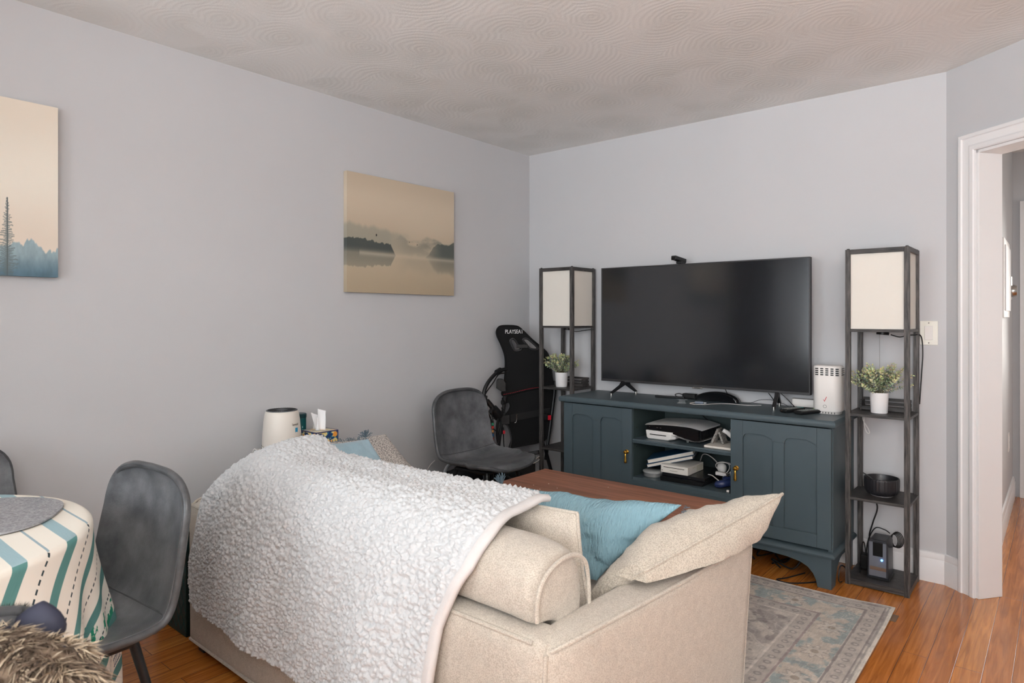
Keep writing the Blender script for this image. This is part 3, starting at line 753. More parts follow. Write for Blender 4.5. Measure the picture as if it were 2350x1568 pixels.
for fa, fb in (((.83, -.235), (.897, -.050)), ((1.804, -.222), (1.775, -.045))):
    m = M(); cx = (fa[0]+fb[0])/2
    top = Vector((cx, TY+.012, TZ0+.004))
    for f in (fa, fb):
        f3 = Vector((f[0], f[1], ZT+.013)); mid = top.lerp(f3, .25); mid.z = TZ0-.020
        pts = [top, mid, f3]
        d = Vector((f[0]-cx, f[1]-TY, 0)).normalized(); sd = Vector((-d.y, d.x, 0))*.009
        m.loft([[p-sd-d*w_, p+sd-d*w_, p+sd+d*w_+Vector((0, 0, .003)), p-sd+d*w_+Vector((0, 0, .003))] for p, w_ in zip(pts, (.026, .016, .008))])
    lg = mk('leg', m, MT['metal'], tv, bevel=.002)
    for f in (fa, fb): mk('leg_tip', M().tube([(f[0], f[1], ZT), (f[0], f[1], ZT+.014)], .0085, 12), MT['chrome'], lg)
# sensor camera on top of the television
p = at_y(1592, 594, TY)
t = thing('webcam', 'small black webcam perched on the top edge of the television', 'webcam', (1.235, TY, TZ1))
m = M().obox((1.235, TY-.012, TZ1+.026), (.15, 1, -.14), (-1, .15, 0), (0, .14, 1), .055, .017, .012)
mk('body', m, MT['black'], t, bevel=.004)
mk('clip', M().box(1.22, 1.255, TY-.018, TY+.03, TZ1+.0006, TZ1+.014).box(1.22, 1.255, TY+.031, TY+.037, TZ1-.06, TZ1+.014), MT['black'], t, bevel=.002)
cc = Vector((1.235, TY-.012, TZ1+.026))+Vector((-.0085, -.0548, 0))
mk('lens', M().obox(cc, (1, -.15, 0), (.15, 1, 0), (0, 0, 1), .012, .0015, .008), MT['gloss'], t, bevel=.001)

# ================================================================== SHELF LAMPS
def shelf_lamp(x0, x1, y0, y1, label):
    P = .022; Zt = 1.593
    L = thing('shelf_floor_lamp', label, 'floor lamp', ((x0+x1)/2, (y0+y1)/2, 0), group=None)
    for x in (x0, x1-P):
        for y in (y0, y1-P):
            mk('post', M().box(x, x+P, y, y+P, 0, Zt), MT['blackwood'], L, bevel=.0012)
    mk('base_shelf', M().box(x0+.001, x1-.001, y0+.001, y1-.001, .004, .03), MT['blackwoodh'], L, bevel=.001)
    for z in (.418, .815, 1.215):
        mk('shelf', M().box(x0+.001, x1-.001, y0+.001, y1-.001, z-.013, z), MT['blackwoodh'], L, bevel=.001)
    zt = Zt-.022
    for a, b, c, d in ((x0+P, x1-P, y0, y0+P), (x0+P, x1-P, y1-P, y1), (x0, x0+P, y0+P, y1-P), (x1-P, x1, y0+P, y1-P)):
        mk('top_rail', M().box(a, b, c, d, zt, Zt), MT['blackwoodh'], L, bevel=.001)
    i = .012
    sh = M()
    for a, b, c, d in ((x0+i, x1-i, y0+i, y0+i+.002), (x0+i, x1-i, y1-i-.002, y1-i), (x0+i, x0+i+.002, y0+i+.002, y1-i-.002), (x1-i-.002, x1-i, y0+i+.002, y1-i-.002)):
        sh.box(a, b, c, d, 1.216, zt+.004)
    mk('lamp_shade', sh, MT['shade'], L, label='off white fabric lamp shade')
    cx, cy = (x0+x1)/2, (y0+y1)/2
    mk('socket', M().lathe([(.018, 1.19), (.018, 1.202), (.001, 1.202)], (cx, cy, 0), 14).tube([(cx-.025, cy, 1.196), (cx+.028, cy, 1.192)], .007), MT['black'], L)
    ch = M()
    for k in range(34): ch.ball((cx-.012, cy, 1.186-k*.0052), .0016, n=6, m=4)
    ch.ball((cx-.012, cy, 1.004), .006, n=12, m=8)
    mk('pull_chain', ch, MT['chrome'], L)
    for x in (x0+P/2, x1-P/2):
        for y in (y0+P/2, y1-P/2):
            mk('screw_cap', M().lathe([(.007, Zt), (.0065, Zt+.004), (.001, Zt+.005)], (x, y, 0), 12), MT['black'], L)
    return L
LR = (2.162, 2.428, -.297, -.031); LL = (.314, .580, -.292, -.026)
shelf_lamp(*LR, 'black wood shelf floor lamp between the console and the doorway, with a warm white shade')
shelf_lamp(*LL, 'black wood shelf floor lamp in the corner left of the television')
def cable(pts, r, label, mt='cable', name='cable', cat='cable', group=None, n=8):
    return single(name, M().tube(catmull(pts, 8), r, n), MT[mt], label, cat, group)
cxr, cyr = (LR[0]+LR[1])/2, (LR[2]+LR[3])/2
cable([(cxr+.035, cyr, 1.188), (cxr+.07, cyr, 1.178), (LR[1]-.045, cyr+.05, 1.182), (LR[1]-.02, LR[3]-.035, 1.186), (LR[1]+.008, -.04, 1.18), (LR[1]+.014, -.03, 1.10), (LR[1]+.008, -.022, 1.0), (LR[1]-.002, -.012, .85)], .0028, 'black lamp cord running from the right lamp socket down its back post')
cxl, cyl = (LL[0]+LL[1])/2, (LL[2]+LL[3])/2
cable([(cxl+.035, cyl, 1.19), (cxl+.06, cyl+.01, 1.178), (LL[1]-.03, cyl+.06, 1.186), (LL[1]-.012, LL[3]-.035, 1.19), (LL[1]+.008, -.05, 1.19)], .0028, 'black lamp cord under the shade of the left lamp')

# potted plants
def plant(cx, cy, z, R, label, seed, r=.034, h=.085):
    rd = random.Random(seed)
    T = thing('potted_plant', label, 'plant', (cx, cy, z))
    mk('pot', M().lathe([(r*.86, .0005), (r*.9, .003), (r, h-.004), (r, h), (r-.004, h), (r-.005, h-.012), (.001, h-.012)], (cx, cy, z), 36), MT['pot'], T)
    mk('soil', M().lathe([(r-.006, h-.02), (r-.006, h-.011), (.001, h-.01)], (cx, cy, z), 20), mat('soil', (70, 58, 46), .9, var=.3, vs=80), T)
    st = M(); lf = M(); cols = []
    for k in range(60):
        a = rd.uniform(0, 2*PI); tilt = min(1.05, abs(rd.gauss(0, .48))+.04); ln = R*rd.uniform(.75, 1.12)
        b = Vector((cx+math.cos(a)*r*.5*rd.random(), cy+math.sin(a)*r*.5*rd.random(), z+h-.012))
        d = Vector((math.cos(a)*math.sin(tilt), math.sin(a)*math.sin(tilt), math.cos(tilt)))
        pts = [b+d*ln*t_+Vector((math.cos(a), math.sin(a), -.35))*(.03*t_*t_) for t_ in (0, .35, .7, 1)]
        st.tube(pts, .0009, 4)
        c = catmull(pts, 5)
        for i in range(4, len(c)):
            base = c[i]; tan = (c[i]-c[i-1]).normalized()
            for s in (0, 1):
                side = tan.orthogonal().normalized(); side.rotate(Matrix.Rotation(i*1.57+s*PI+rd.uniform(-.4, .4), 3, tan))
                L_ = rd.uniform(.011, .0175)*(1 if i < len(c)-2 else .7); W_ = L_*.33
                dd = (side*.85+tan*.6).normalized(); ww = dd.cross(tan).normalized(); up = dd.cross(ww)*.0012
                q = [base, base+dd*L_*.35+ww*W_, base+dd*L_*.75+ww*W_*.8, base+dd*L_, base+dd*L_*.75-ww*W_*.8, base+dd*L_*.35-ww*W_, base+dd*L_*.5+up*2]
                lf.add(q, [(0, 1, 6), (1, 2, 6), (2, 3, 6), (3, 4, 6), (4, 5, 6), (5, 0, 6)])
                g = rd.random()
                c1 = (190, 196, 158) if g > .6 else (154, 164, 140) if g > .3 else (122, 134, 118)
                if i > len(c)-4: c1 = (206, 206, 158)
                cols += [[v*rd.uniform(.92, 1.08) for v in c1]]*7
    mk('stems', st, MT['stem'], T)
    mk('foliage', lf, MT['leaf'], T, cols=np.array(cols), smooth=False, fixn=False)
plant(2.287, -.195, .815, .145, 'green and yellow leafy plant in a white pot on the right lamp shelf', 5, r=.040, h=.098)
p = at_y(1290, 890, -.20)
plant(p[0]-.005, -.20, .815, .13, 'leafy plant in a smaller white pot on the left lamp shelf', 9, r=.042, h=.095)
def crate(x0, x1, y0, y1, z, label):
    T = thing('slatted_tray', label, 'tray', ((x0+x1)/2, (y0+y1)/2, z))
    for k in range(3):
        mk('slat', M().box(x0, x1, y1-.008, y1, z+.004+k*.02, z+.018+k*.02), MT['blackwoodh'], T, bevel=.001)
    mk('end_panel', M().box(x0, x0+.008, y0, y1-.0085, z+.0005, z+.05), MT['blackwoodh'], T, bevel=.001)
    mk('end_panel', M().box(x1-.008, x1, y0, y1-.0085, z+.0005, z+.05), MT['blackwoodh'], T, bevel=.001)
    mk('front_slat', M().box(x0+.008, x1-.008, y0, y0+.008, z+.004, z+.022), MT['blackwoodh'], T, bevel=.001)
crate(LR[0]+.03, LR[1]-.028, -.14, -.06, .815, 'low black slatted tray behind the plant on the right lamp')
crate(LL[0]+.03, LL[1]-.028, -.14, -.06, .815, 'low black slatted tray behind the plant on the left lamp')

# ribbed bowl with spoon
bx, by, bz_ = 2.292, -.165, .418
T = thing('ribbed_bowl', 'black ribbed ceramic bowl on the lower shelf of the right lamp', 'bowl', (bx, by, bz_))
def rib(a, i): return 1+(.016*abs(math.sin(a*16)) if 2 <= i <= 6 else 0)
mk('bowl', M().lathe([(.048, .001), (.05, .004), (.066, .012), (.074, .03), (.075, .05), (.075, .07), (.075, .078), (.075, .084), (.071, .085), (.069, .08), (.068, .03), (.05, .014), (.001, .012)], (bx, by, bz_), 192, mod=rib), mat('matte_black_ceramic', (40, 39, 42), .35), T, ang=70)
mk('foot_ring', M().lathe([(.047, 0), (.049, .0015), (.047, .003)], (bx, by, bz_), 40), MT['pot'], T)
single('spoon', M().tube([(bx-.082, by+.004, bz_+.094), (bx-.05, by-.01, bz_+.082), (bx+.01, by-.02, bz_+.040)], .003, 8).ball((bx+.026, by-.024, bz_+.03), .016, .011, .004), mat('dark_spoon', (66, 64, 64), .4), 'dark spoon resting inside the black ribbed bowl', 'spoon')

# battery backup on the base of the right lamp
q = Vector((2.287, -.185, .03))
T = thing('power_backup', 'upright black backup battery with a glowing blue light, on the base of the right lamp', 'power backup', q)
m = M().prism([(q.x-.045, .0305), (q.x+.045, .0305), (q.x+.043, .20), (q.x+.034, .216), (q.x-.034, .216), (q.x-.043, .20)], 'y', q.y-.045, q.y+.075)
mk('housing', m, mat('charcoal_plastic', (42, 44, 50), .3), T, bevel=.005)
mk('front_plate', M().box(q.x-.036, q.x+.036, q.y-.0462, q.y-.0455, .045, .205), mat('smoky_silver', (120, 124, 134), .25, metal=.3), T)
mk('front_panel', M().box(q.x-.020, q.x+.022, q.y-.0478, q.y-.0463, .14, .205), MT['gloss'], T, bevel=.001)
mk('label_strip', M().box(q.x-.032, q.x+.036, q.y-.0472, q.y-.0463, .074, .090), MT['chrome'], T)
mk('power_light', M().ball((q.x+.018, q.y-.048, .125), .0045), mat('blue_led', (60, 150, 255), .3, emis=(70, 160, 255), es=14), T)
mk('foot_rim', M().box(q.x-.048, q.x+.048, q.y-.048, q.y+.078, .0301, .038), MT['black'], T, bevel=.002)
g = 'black cords around the base of the right lamp'
cable([(2.215, -.05, .40), (2.25, -.045, .33), (2.232, -.045, .25), (2.215, -.045, .18), (2.225, -.05, .14)], .0034, 'black cord hanging behind the right lamp below the bowl shelf', group=g)
cable([(2.21, -.10, .09), (2.22, -.09, .17), (2.25, -.09, .232), (2.29, -.09, .232), (2.315, -.10, .222)], .0028, 'black cord looping over the top of the backup battery', group=g)
m = M()
for k in range(5):
    m.tube([(2.335+.017*math.cos(a)*(1+.12*k)+.003*k, -.115+.005*k, .195+.03*math.sin(a)*(1+.07*k)) for a in np.linspace(0, 2*PI, 20, endpoint=False)], .0022, 6, True)
single('cable_coil', m, MT['cable'], 'small coil of black cord at the right side of the backup battery', 'cable')
T = thing('power_adapter', 'black plug adapter behind the left of the backup battery', 'power adapter', (2.215, -.11, .03))
mk('body', M().box(2.19, 2.235, -.13, -.08, .0305, .10), MT['black'], T, bevel=.004)
mk('cord', M().tube(catmull([(2.21, -.10, .10), (2.20, -.09, .15), (2.19, -.09, .13), (2.195, -.14, .05), (2.205, -.2, .034)], 6), .0028), MT['cable'], T)
single('white_cable', M().tube(catmull([(2.205, -.14, .797), (2.21, -.16, .77), (2.235, -.18, .735), (2.245, -.19, .715), (2.235, -.19, .712), (2.22, -.175, .74), (2.212, -.15, .797)], 8), .0022), MT['wcable'], 'grey white cable loop hanging under the plant shelf of the right lamp', 'cable')

# ================================================================== THINGS ON TOP OF THE CONSOLE
T = thing('wifi_router', 'tall white router tower with vent slots and a red check mark on the console', 'router', (2.055, -.165, ZT))
w_, d_ = .066, .056
def rr_ring(cx, cy, hx, hy, r, z, n=8):
    out = []
    for k, (sx, sy) in enumerate(((1, 1), (-1, 1), (-1, -1), (1, -1))):
        for i in range(n+1):
            a = PI/2*k+PI/2*i/n
            out.append((cx+sx*(hx-r)+r*math.cos(a), cy+sy*(hy-r)+r*math.sin(a), z))
    return out
m = M().loft([rr_ring(2.055, -.165, w_-a, d_-a, .04-a*.5, z) for a, z in ((.004, ZT+.012), (0, ZT+.018), (0, ZT+.232), (.003, ZT+.238), (.010, ZT+.240))])
mk('housing', m, MT['white'], T, ang=50)
mk('base', M().loft([rr_ring(2.055, -.165, w_-.008, d_-.008, .034, z) for z in (ZT+.0, ZT+.012)]), mat('pale_grey_plastic', (190, 186, 182), .5), T)
m = M()
for r in range(4):
    for k in range(5):
        x = 2.055-.048+k*.0235
        m.box(x, x+.014, -.165-d_-.0006, -.165-d_+.002, ZT+.228-r*.010-.006, ZT+.228-r*.010)
mk('front_vent_slots', m, MT['black'], T, smooth=False)
m = M()
for r in range(4):
    for k in range(3):
        y = -.165-.022+k*.018
        m.box(2.055+w_-.002, 2.055+w_+.0006, y, y+.011, ZT+.228-r*.010-.006, ZT+.228-r*.010)
mk('side_vent_slots', m, MT['black'], T, smooth=False)
yc = -.165-d_-.0008
mk('check_mark', M().tube([(2.045, yc, ZT+.072), (2.050, yc, ZT+.063), (2.060, yc, ZT+.086)], .0013, 6), MT['red'], T)
mk('ring_mark', M().tube([(2.052+.0075*math.cos(a), yc, ZT+.038+.0075*math.sin(a)) for a in np.linspace(0, 2*PI, 24, endpoint=False)], .0006, 6, True), MT['black'], T)
m = M()
for k in range(7): m.box(2.012+k*.0135, 2.015+k*.0135, -.165-d_+.006, -.165-d_+.0085, ZT+.002, ZT+.010)
mk('foot_vents', m, MT['black'], T, smooth=False)
T = thing('network_box', 'small flat white box behind the router and the television edge', 'network box', (1.90, -.045, ZT))
mk('housing', M().loft([rr_ring(1.905, -.045, .062, .024, .014, z) for z in (ZT+.006, ZT+.047)]), MT['white'], T, bevel=.002)
mk('base', M().loft([rr_ring(1.905, -.045, .056, .020, .012, z) for z in (ZT+.0, ZT+.006)]), MT['black'], T)
def remote(cx, cy, rot, label, L_=.15, W_=.042):
    T = thing('remote_control', label, 'remote', (cx, cy, ZT), rot, local=True, group=None)
    m = M().loft([[(-W_/2+a, -L_/2+b, z), (W_/2-a, -L_/2+b, z), (W_/2-a, L_/2-b, z), (-W_/2+a, L_/2-b, z)] for a, b, z in ((.006, .004, .0005), (0, 0, .008), (0, 0, .016), (.003, .003, .0185))])
    mk('body', m, MT['black'], T, bevel=.003)
    bt = M()
    for r in range(9):
        for k in range(3):
            x = -.013+k*.013; y = -.055+r*.0128
            bt.box(x-.0042, x+.0042, y-.0032, y+.0032, .0185, .0205)
    mk('buttons', bt, mat('grey_rubber', (120, 124, 122), .6), T)
    c2 = M()
    for k in range(3): c2.box(-.013+k*.013-.0045, -.013+k*.013+.0045, .056, .062, .0186, .021)
    mk('coloured_buttons', c2, mat('teal_rubber', (70, 150, 150), .5) if cx < 1.93 else mat('lime_rubber', (150, 190, 90), .5), T)
remote(1.905, -.245, -.35, 'black remote control with teal buttons, nearer the television leg')
remote(1.985, -.262, -.42, 'black remote control with a rounded end right in front of the router', .155, .046)
T = thing('power_supply', 'small black power brick with cords behind the television screen', 'adapter', (1.255, -.065, ZT))
mk('brick', M().box(1.225, 1.305, -.085, -.045, ZT+.0005, ZT+.030), MT['black'], T, bevel=.006, seg=3)
mk('cord', M().tube(catmull([(1.225, -.065, ZT+.018), (1.195, -.06, ZT+.024), (1.175, -.07, ZT+.018), (1.19, -.08, ZT+.008), (1.22, -.07, ZT+.006)], 6), .0026).tube(catmull([(1.305, -.065, ZT+.016), (1.33, -.07, ZT+.018), (1.345, -.06, ZT+.008)], 6), .0032), MT['cable'], T)
# glossy oval stand
T = thing('oval_stand', 'glossy black half oval piece lying behind the television', 'stand', (1.44, -.075, ZT))
m = M()
ring = lambda f, y: [(1.44+.128*f*math.cos(a), y, ZT+.002+.052*f*math.sin(a)) for a in np.linspace(0, PI, 25)]
m.loft([ring(.93, -.045), ring(1, -.055), ring(1, -.098), ring(.94, -.106), ring(.88, -.1065), ring(.80, -.103)])
mk('shell', m, MT['gloss'], T, ang=50)
mk('rim', M().tube([(1.44+.124*math.cos(a), -.106, ZT+.004+.047*math.sin(a)) for a in np.linspace(0, PI, 30)], .0022, 6), MT['black'], T)
single('sensor_bar', M().box(-.09, .09, -.006, .006, 0, .011).xf(Matrix.Translation((1.155, -.105, ZT+.0003)) @ Matrix.Rotation(.12, 4, 'Z')), MT['black'], 'thin black bar lying flat behind the television', 'sensor bar', bevel=.002)
m = M().box(-.024, .024, -.012, .012, 0, .002).box(-.018, .018, -.001, .001, .002, .020).box(-.032, .032, -.004, .004, .020, .022)
single('display_stand', m.xf(Matrix.Translation((1.325, -.295, ZT+.0003)) @ Matrix.Rotation(.1, 4, 'Z')), MT['clear'], 'small clear plastic stand on the front of the console top', 'stand')
T = thing('usb_stick', 'small clear and silver plug with a thin cord on the console top', 'plug', (1.40, -.24, ZT))
mk('body', M().obox((1.405, -.245, ZT+.006), (1, .15, 0), (-.15, 1, 0), (0, 0, 1), .024, .007, .0055), mat('slate_plastic', (112, 120, 134), .3), T, bevel=.002)
mk('plug', M().obox((1.437, -.240, ZT+.006), (1, .15, 0), (-.15, 1, 0), (0, 0, 1), .007, .005, .003), MT['chrome'], T)
cable([(1.38, -.25, ZT+.004), (1.365, -.28, ZT+.002), (1.40, -.305, ZT+.002), (1.45, -.27, ZT+.002), (1.50, -.19, ZT+.002), (1.56, -.16, ZT+.002), (1.64, -.16, ZT+.002), (1.70, -.11, ZT+.002)], .0013, 'thin clear white cord curling along the console top', 'wcable')
g = 'black cords between the television and the console top'
cable([(1.495, TY+.035, TZ0-.003), (1.50, -.09, ZT+.055), (1.508, -.05, ZT+.003)], .0024, 'black cord dropping from the television behind the oval piece', group=g)
cable([(1.735, TY+.035, TZ0-.006), (1.755, -.09, ZT+.04), (1.765, -.06, ZT+.003)], .0024, 'black cord dropping from the television left of its right leg', group=g)
cable([(1.80, TY+.035, TZ0-.003), (1.83, -.09, ZT+.045), (1.875, -.095, ZT+.004), (1.90, -.09, ZT+.003)], .0024, 'black cord slanting down from the television towards the router', group=g)
cable([(1.55, -.08, ZT+.002), (1.62, -.07, ZT+.003), (1.68, -.08, ZT+.026), (1.74, -.07, ZT+.03), (1.80, -.06, ZT+.014), (1.83, -.07, ZT+.003)], .0012, 'thin dark cord sagging across the back of the console top', group=g)
cable([(2.12, -.12, ZT+.03), (2.14, -.09, ZT+.014), (2.145, -.05, ZT+.004)], .002, 'short white cord behind the right of the router', 'wcable')

# ================================================================== THINGS INSIDE THE CONSOLE
ZS, ZL = .582, .366
T = thing('game_console', 'large white and black game console lying on the upper shelf', 'game console', (1.30, -.23, ZS))
def shell(zf, th, xs):
    m = M(); R = []
    for x in xs:
        z = zf(x); ya = -.372+.02*max(0, (x-1.36)/.11); yb = -.105
        R.append([(x, ya, z), (x, ya+.02, z+th*.6), (x, (ya+yb)/2, z+th), (x, yb, z+th), (x, yb, z), (x, ya+.02, z-.001)])
    return m.loft(R)
xs = list(np.linspace(1.135, 1.468, 18))
topf = lambda x: ZS+.078+.012*math.sin((x-1.135)/.333*PI*.8)-.010*max(0, (x-1.4)/.07)
botf = lambda x: ZS+.046-.036*sstep(1.22, 1.46, x)+.012*max(0, (x-1.44)/.03)
mk('top_cover', shell(topf, .008, xs[:11]), MT['white'], T, ang=60)
mk('top_cover', shell(topf, .008, [xs[10]+.0012]+xs[11:]), mat('pale_shell', (214, 212, 212), .35), T, ang=60)
m = M(); R = []
for x in np.linspace(1.142, 1.455, 14):
    a = topf(x)-.001; b = botf(x)+.006; R.append([(x, -.364, b), (x, -.364, a), (x, -.11, a), (x, -.11, b)])
mk('black_core', m.loft(R), MT['gloss'], T)
m = M()
for k in range(16): m.box(1.4556, 1.4575, -.35+k*.0145, -.35+k*.0145+.006, ZS+.024, ZS+.072)
mk('vent_fins', m, MT['black'], T, smooth=False)
mk('bottom_cover', shell(botf, -.006, [x for x in xs if x > 1.19]), MT['white'], T, ang=60)
m = M().loft([[(1.139+a, -.370+a, z), (1.30-3*a, -.370+a, z), (1.325-4*a, -.345, z), (1.325-4*a, -.14, z), (1.139+a, -.14, z)] for a, z in ((.010, ZS+.0005), (.004, ZS+.010), (0, ZS+.050))])
mk('disc_drive', m, MT['white'], T, bevel=.003)
mk('disc_slot', M().box(1.165, 1.265, -.3715, -.365, ZS+.026, ZS+.030), MT['gloss'], T)
mk('ports', M().box(1.205, 1.215, -.3655, -.363, ZS+.067, ZS+.0695).box(1.225, 1.234, -.3655, -.363, ZS+.067, ZS+.0695).box(1.16, 1.163, -.3655, -.363, ZS+.068, ZS+.071), MT['chrome'], T)
mk('foot', M().lathe([(.006, 0.0005), (.008, .02), (.001, .021)], (1.375, -.33, ZS), 10), MT['clear'], T)
single('booklet', M().box(1.50, 1.652, -.40, -.20, ZS+.0004, ZS+.012), MT['paper'], 'white booklets under the white controller on the upper shelf', 'booklet', bevel=.002)
m = M().obox((1.535, -.315, ZS+.055), (.45, 0, 1), (0, 1, 0), (-1, 0, .45), .044, .03, .007)
m2 = m
single('silver_pouch', m2, mat('glitter_silver', (176, 172, 166), .5, col2=(112, 108, 104), vs=160, bump=.8, bs=160), 'glittery silver padded piece leaning against the game console', 'pouch', bevel=.004)
single('silver_pouch', M().obox((1.562, -.30, ZS+.050), (.38, 0, -1), (0, 1, 0), (1, 0, .38), .038, .032, .006), bpy.data.materials['glitter_silver'], 'second glittery silver padded piece, leaning behind the first one', 'pouch', bevel=.004)
T = thing('game_controller', 'white game controller on the upper shelf beside the game console', 'game controller', (1.60, -.25, ZS))
m = M()
m.tube(catmull([(1.572, -.33, ZS+.090), (1.595, -.32, ZS+.078), (1.615, -.30, ZS+.055), (1.636, -.28, ZS+.034)], 6), [.008]*2+[.011+.0002*i for i in range(17)], 14)
mk('grip', m, MT['white'], T)
mk('body', M().ball((1.615, -.25, ZS+.078), .032, .045, .020), MT['white'], T)
mk('grip', M().tube(catmull([(1.60, -.19, ZS+.085), (1.625, -.18, ZS+.075), (1.638, -.17, ZS+.05)], 6), .013, 14), MT['white'], T)
mk('grip_end', M().ball((1.572, -.332, ZS+.091), .0075), MT['black'], T)

T = thing('white_game_console', 'small white disc game console on top of the slim black one', 'game console', (1.325, -.29, ZL+.046))
mk('case', M().box(1.245, 1.405, -.392, -.19, ZL+.0465, ZL+.090), mat('warm_white_plastic', (226, 222, 214), .35), T, bevel=.002)
mk('disc_slot', M().box(1.262, 1.385, -.3935, -.39, ZL+.076, ZL+.0785), MT['gloss'], T)
mk('front_marks', M().box(1.30, 1.345, -.3930, -.3915, ZL+.060, ZL+.0615).box(1.252, 1.256, -.3930, -.3915, ZL+.056, ZL+.060), MT['chrome'], T)
mk('side_vents', M().box(1.4045, 1.4062, -.33, -.30, ZL+.076, ZL+.080).box(1.4045, 1.4058, -.28, -.20, ZL+.052, ZL+.084), mat('vent_cream', (206, 202, 186), .6), T)
T = thing('slim_game_console', 'slim black game console at the bottom of the lower shelf', 'game console', (1.38, -.25, ZL))
mk('lower_case', M().loft([[(1.245, -.398, z), (1.50-a, -.398+a, z), (1.50-a, -.10, z), (1.245, -.10, z)] for a, z in ((.012, ZL+.0005), (.0, ZL+.024))]), MT['black'], T, bevel=.0015)
mk('upper_case', M().loft([[(1.252, -.388+a, z), (1.50-a, -.388+a, z), (1.50-a, -.10, z), (1.252, -.10, z)] for a, z in ((.004, ZL+.0245), (0, ZL+.030), (0, ZL+.0458))]), mat('satin_black', (30, 31, 34), .25), T, bevel=.0015)
mk('badge', M().box(1.405, 1.42, -.389, -.387, ZL+.034, ZL+.038), MT['chrome'], T)
# spindle of discs
T = thing('disc_spindle', 'clear round disc tub under the blue albums on the lower shelf', 'disc tub', (1.165, -.325, ZL))
mk('tub', M().lathe([(.054, .0005), (.056, .002), (.056, .022), (.001, .022)], (1.165, -.325, ZL), 36), mat('grey_disc_tub', (150, 152, 152), .2, metal=.4), T)
mk('lid', M().lathe([(.058, .0225), (.060, .025), (.060, .029), (.052, .033), (.001, .034)], (1.165, -.325, ZL), 36), mat('frosted_lid', (206, 208, 206), .25, trans=.3), T)
# albums
def album(cz, dx, label, col, h):
    T = thing('photo_album', label, 'album', (1.246+dx, -.245, ZL+cz+.010), .30, local=True)
    R = Matrix.Rotation(-.27, 4, 'Y')
    mk('cover', M().box(-.135, .135, -.10, .10, 0, .0025).box(-.135, .135, -.10, .10, h-.0025, h).box(-.135, .135, .0975, .10, .0025, h-.0025).xf(R), mat('album_cover', col, .35), T, bevel=.001)
    mk('pages', M().box(-.130, .128, -.094, .0974, .0026, h-.0026).xf(R), MT['paper'], T)
album(.077, 0, 'navy blue album lying lowest and tilted on the disc tub', (30, 62, 92), .020)
album(.100, .004, 'blue album resting on top of the other tilted album', (36, 78, 110), .024)
# white controllers and cords
T = thing('motion_controller', 'tangled white controller wrapped in its cord on the lower shelf', 'game controller', (1.53, -.22, ZL))
mk('body', M().ball((1.525, -.22, ZL+.078), .026, .022, .030), MT['white'], T)
m = M()
for k in range(4):
    c = (1.535+.006*k, -.235+.01*k, ZL+.085-.004*k)
    m.tube([(c[0]+(.038+.004*k)*math.cos(a), c[1]+.012*math.sin(a*2+k), c[2]+(.030+.002*k)*math.sin(a)) for a in np.linspace(0, 2*PI, 26, endpoint=False)], .0024, 8, True)
mk('cord', m, MT['wcable'], T)
mk('stick', M().obox((1.545, -.265, ZL+.056), (1, .3, -.1), (-.3, 1, 0), (0, 0, 1), .035, .014, .009), MT['white'], T, bevel=.004)
single('motion_controller', M().obox((1.612, -.235, ZL+.070), (1, .5, .4), (-.5, 1, 0), (-.3, 0, 1), .035, .016, .011).obox((1.625, -.22, ZL+.095), (1, -.3, .2), (.3, 1, 0), (0, 0, 1), .022, .014, .009), MT['white'], 'second white motion controller against the right side of the lower shelf', 'game controller', bevel=.004)
T = thing('blue_controller', 'navy blue game controller with grips in the lower shelf corner', 'game controller', (1.59, -.36, ZL))
BL = mat('navy_plastic', (36, 48, 88), .28)
m = M().tube(catmull([(1.555, -.385, ZL+.022), (1.585, -.375, ZL+.030), (1.612, -.35, ZL+.036), (1.628, -.33, ZL+.038)], 6), [.010, .013, .016, .018, .019]+[.020]*14, 16)
mk('grip', m, BL, T)
mk('body', M().ball((1.606, -.315, ZL+.048), .040, .035, .018), BL, T)
mk('thumb_stick', M().lathe([(.006, 0), (.005, .012), (.009, .014), (.008, .018), (.001, .018)], (1.60, -.33, ZL+.060), 16), MT['black'], T)
mk('trigger', M().obox((1.632, -.402, ZL+.006), (1, 0, 0), (0, 1, 0), (0, 0, 1), .007, .006, .0055), MT['white'], T, bevel=.002)
cable([(1.49, -.32, ZL+.055), (1.52, -.34, ZL+.058), (1.555, -.365, ZL+.050), (1.575, -.38, ZL+.045)], .0026, 'white plug lead reaching towards the navy controller', 'wcable')
cable([(1.36, -.13, ZL+.08), (1.38, -.14, ZL+.12), (1.42, -.15, ZL+.122), (1.46, -.14, ZL+.09), (1.48, -.13, ZL+.050)], .003, 'white cord arching behind the small white game console', 'wcable')
cable([(1.58, -.10, ZL+.19), (1.56, -.11, ZL+.16), (1.575, -.13, ZL+.11), (1.56, -.16, ZL+.052)], .0028, 'white cord hanging at the back right of the lower shelf', 'wcable')
cable([(1.35, -.045, ZS+.16), (1.33, -.06, ZS+.13), (1.36, -.08, ZS+.11), (1.40, -.10, ZS+.092)], .0026, 'black cord behind the large game console on the upper shelf')
cable([(1.40, -.04, ZL+.19), (1.385, -.05, ZL+.13), (1.40, -.06, ZL+.08), (1.44, -.06, ZL+.047)], .0024, 'dark cord hanging at the back of the lower shelf')
cable([(1.63, -.06, ZL+.19), (1.635, -.08, ZL+.13), (1.61, -.09, ZL+.06), (1.60, -.10, ZL+.004)], .0024, 'dark cord at the far right back of the lower shelf')

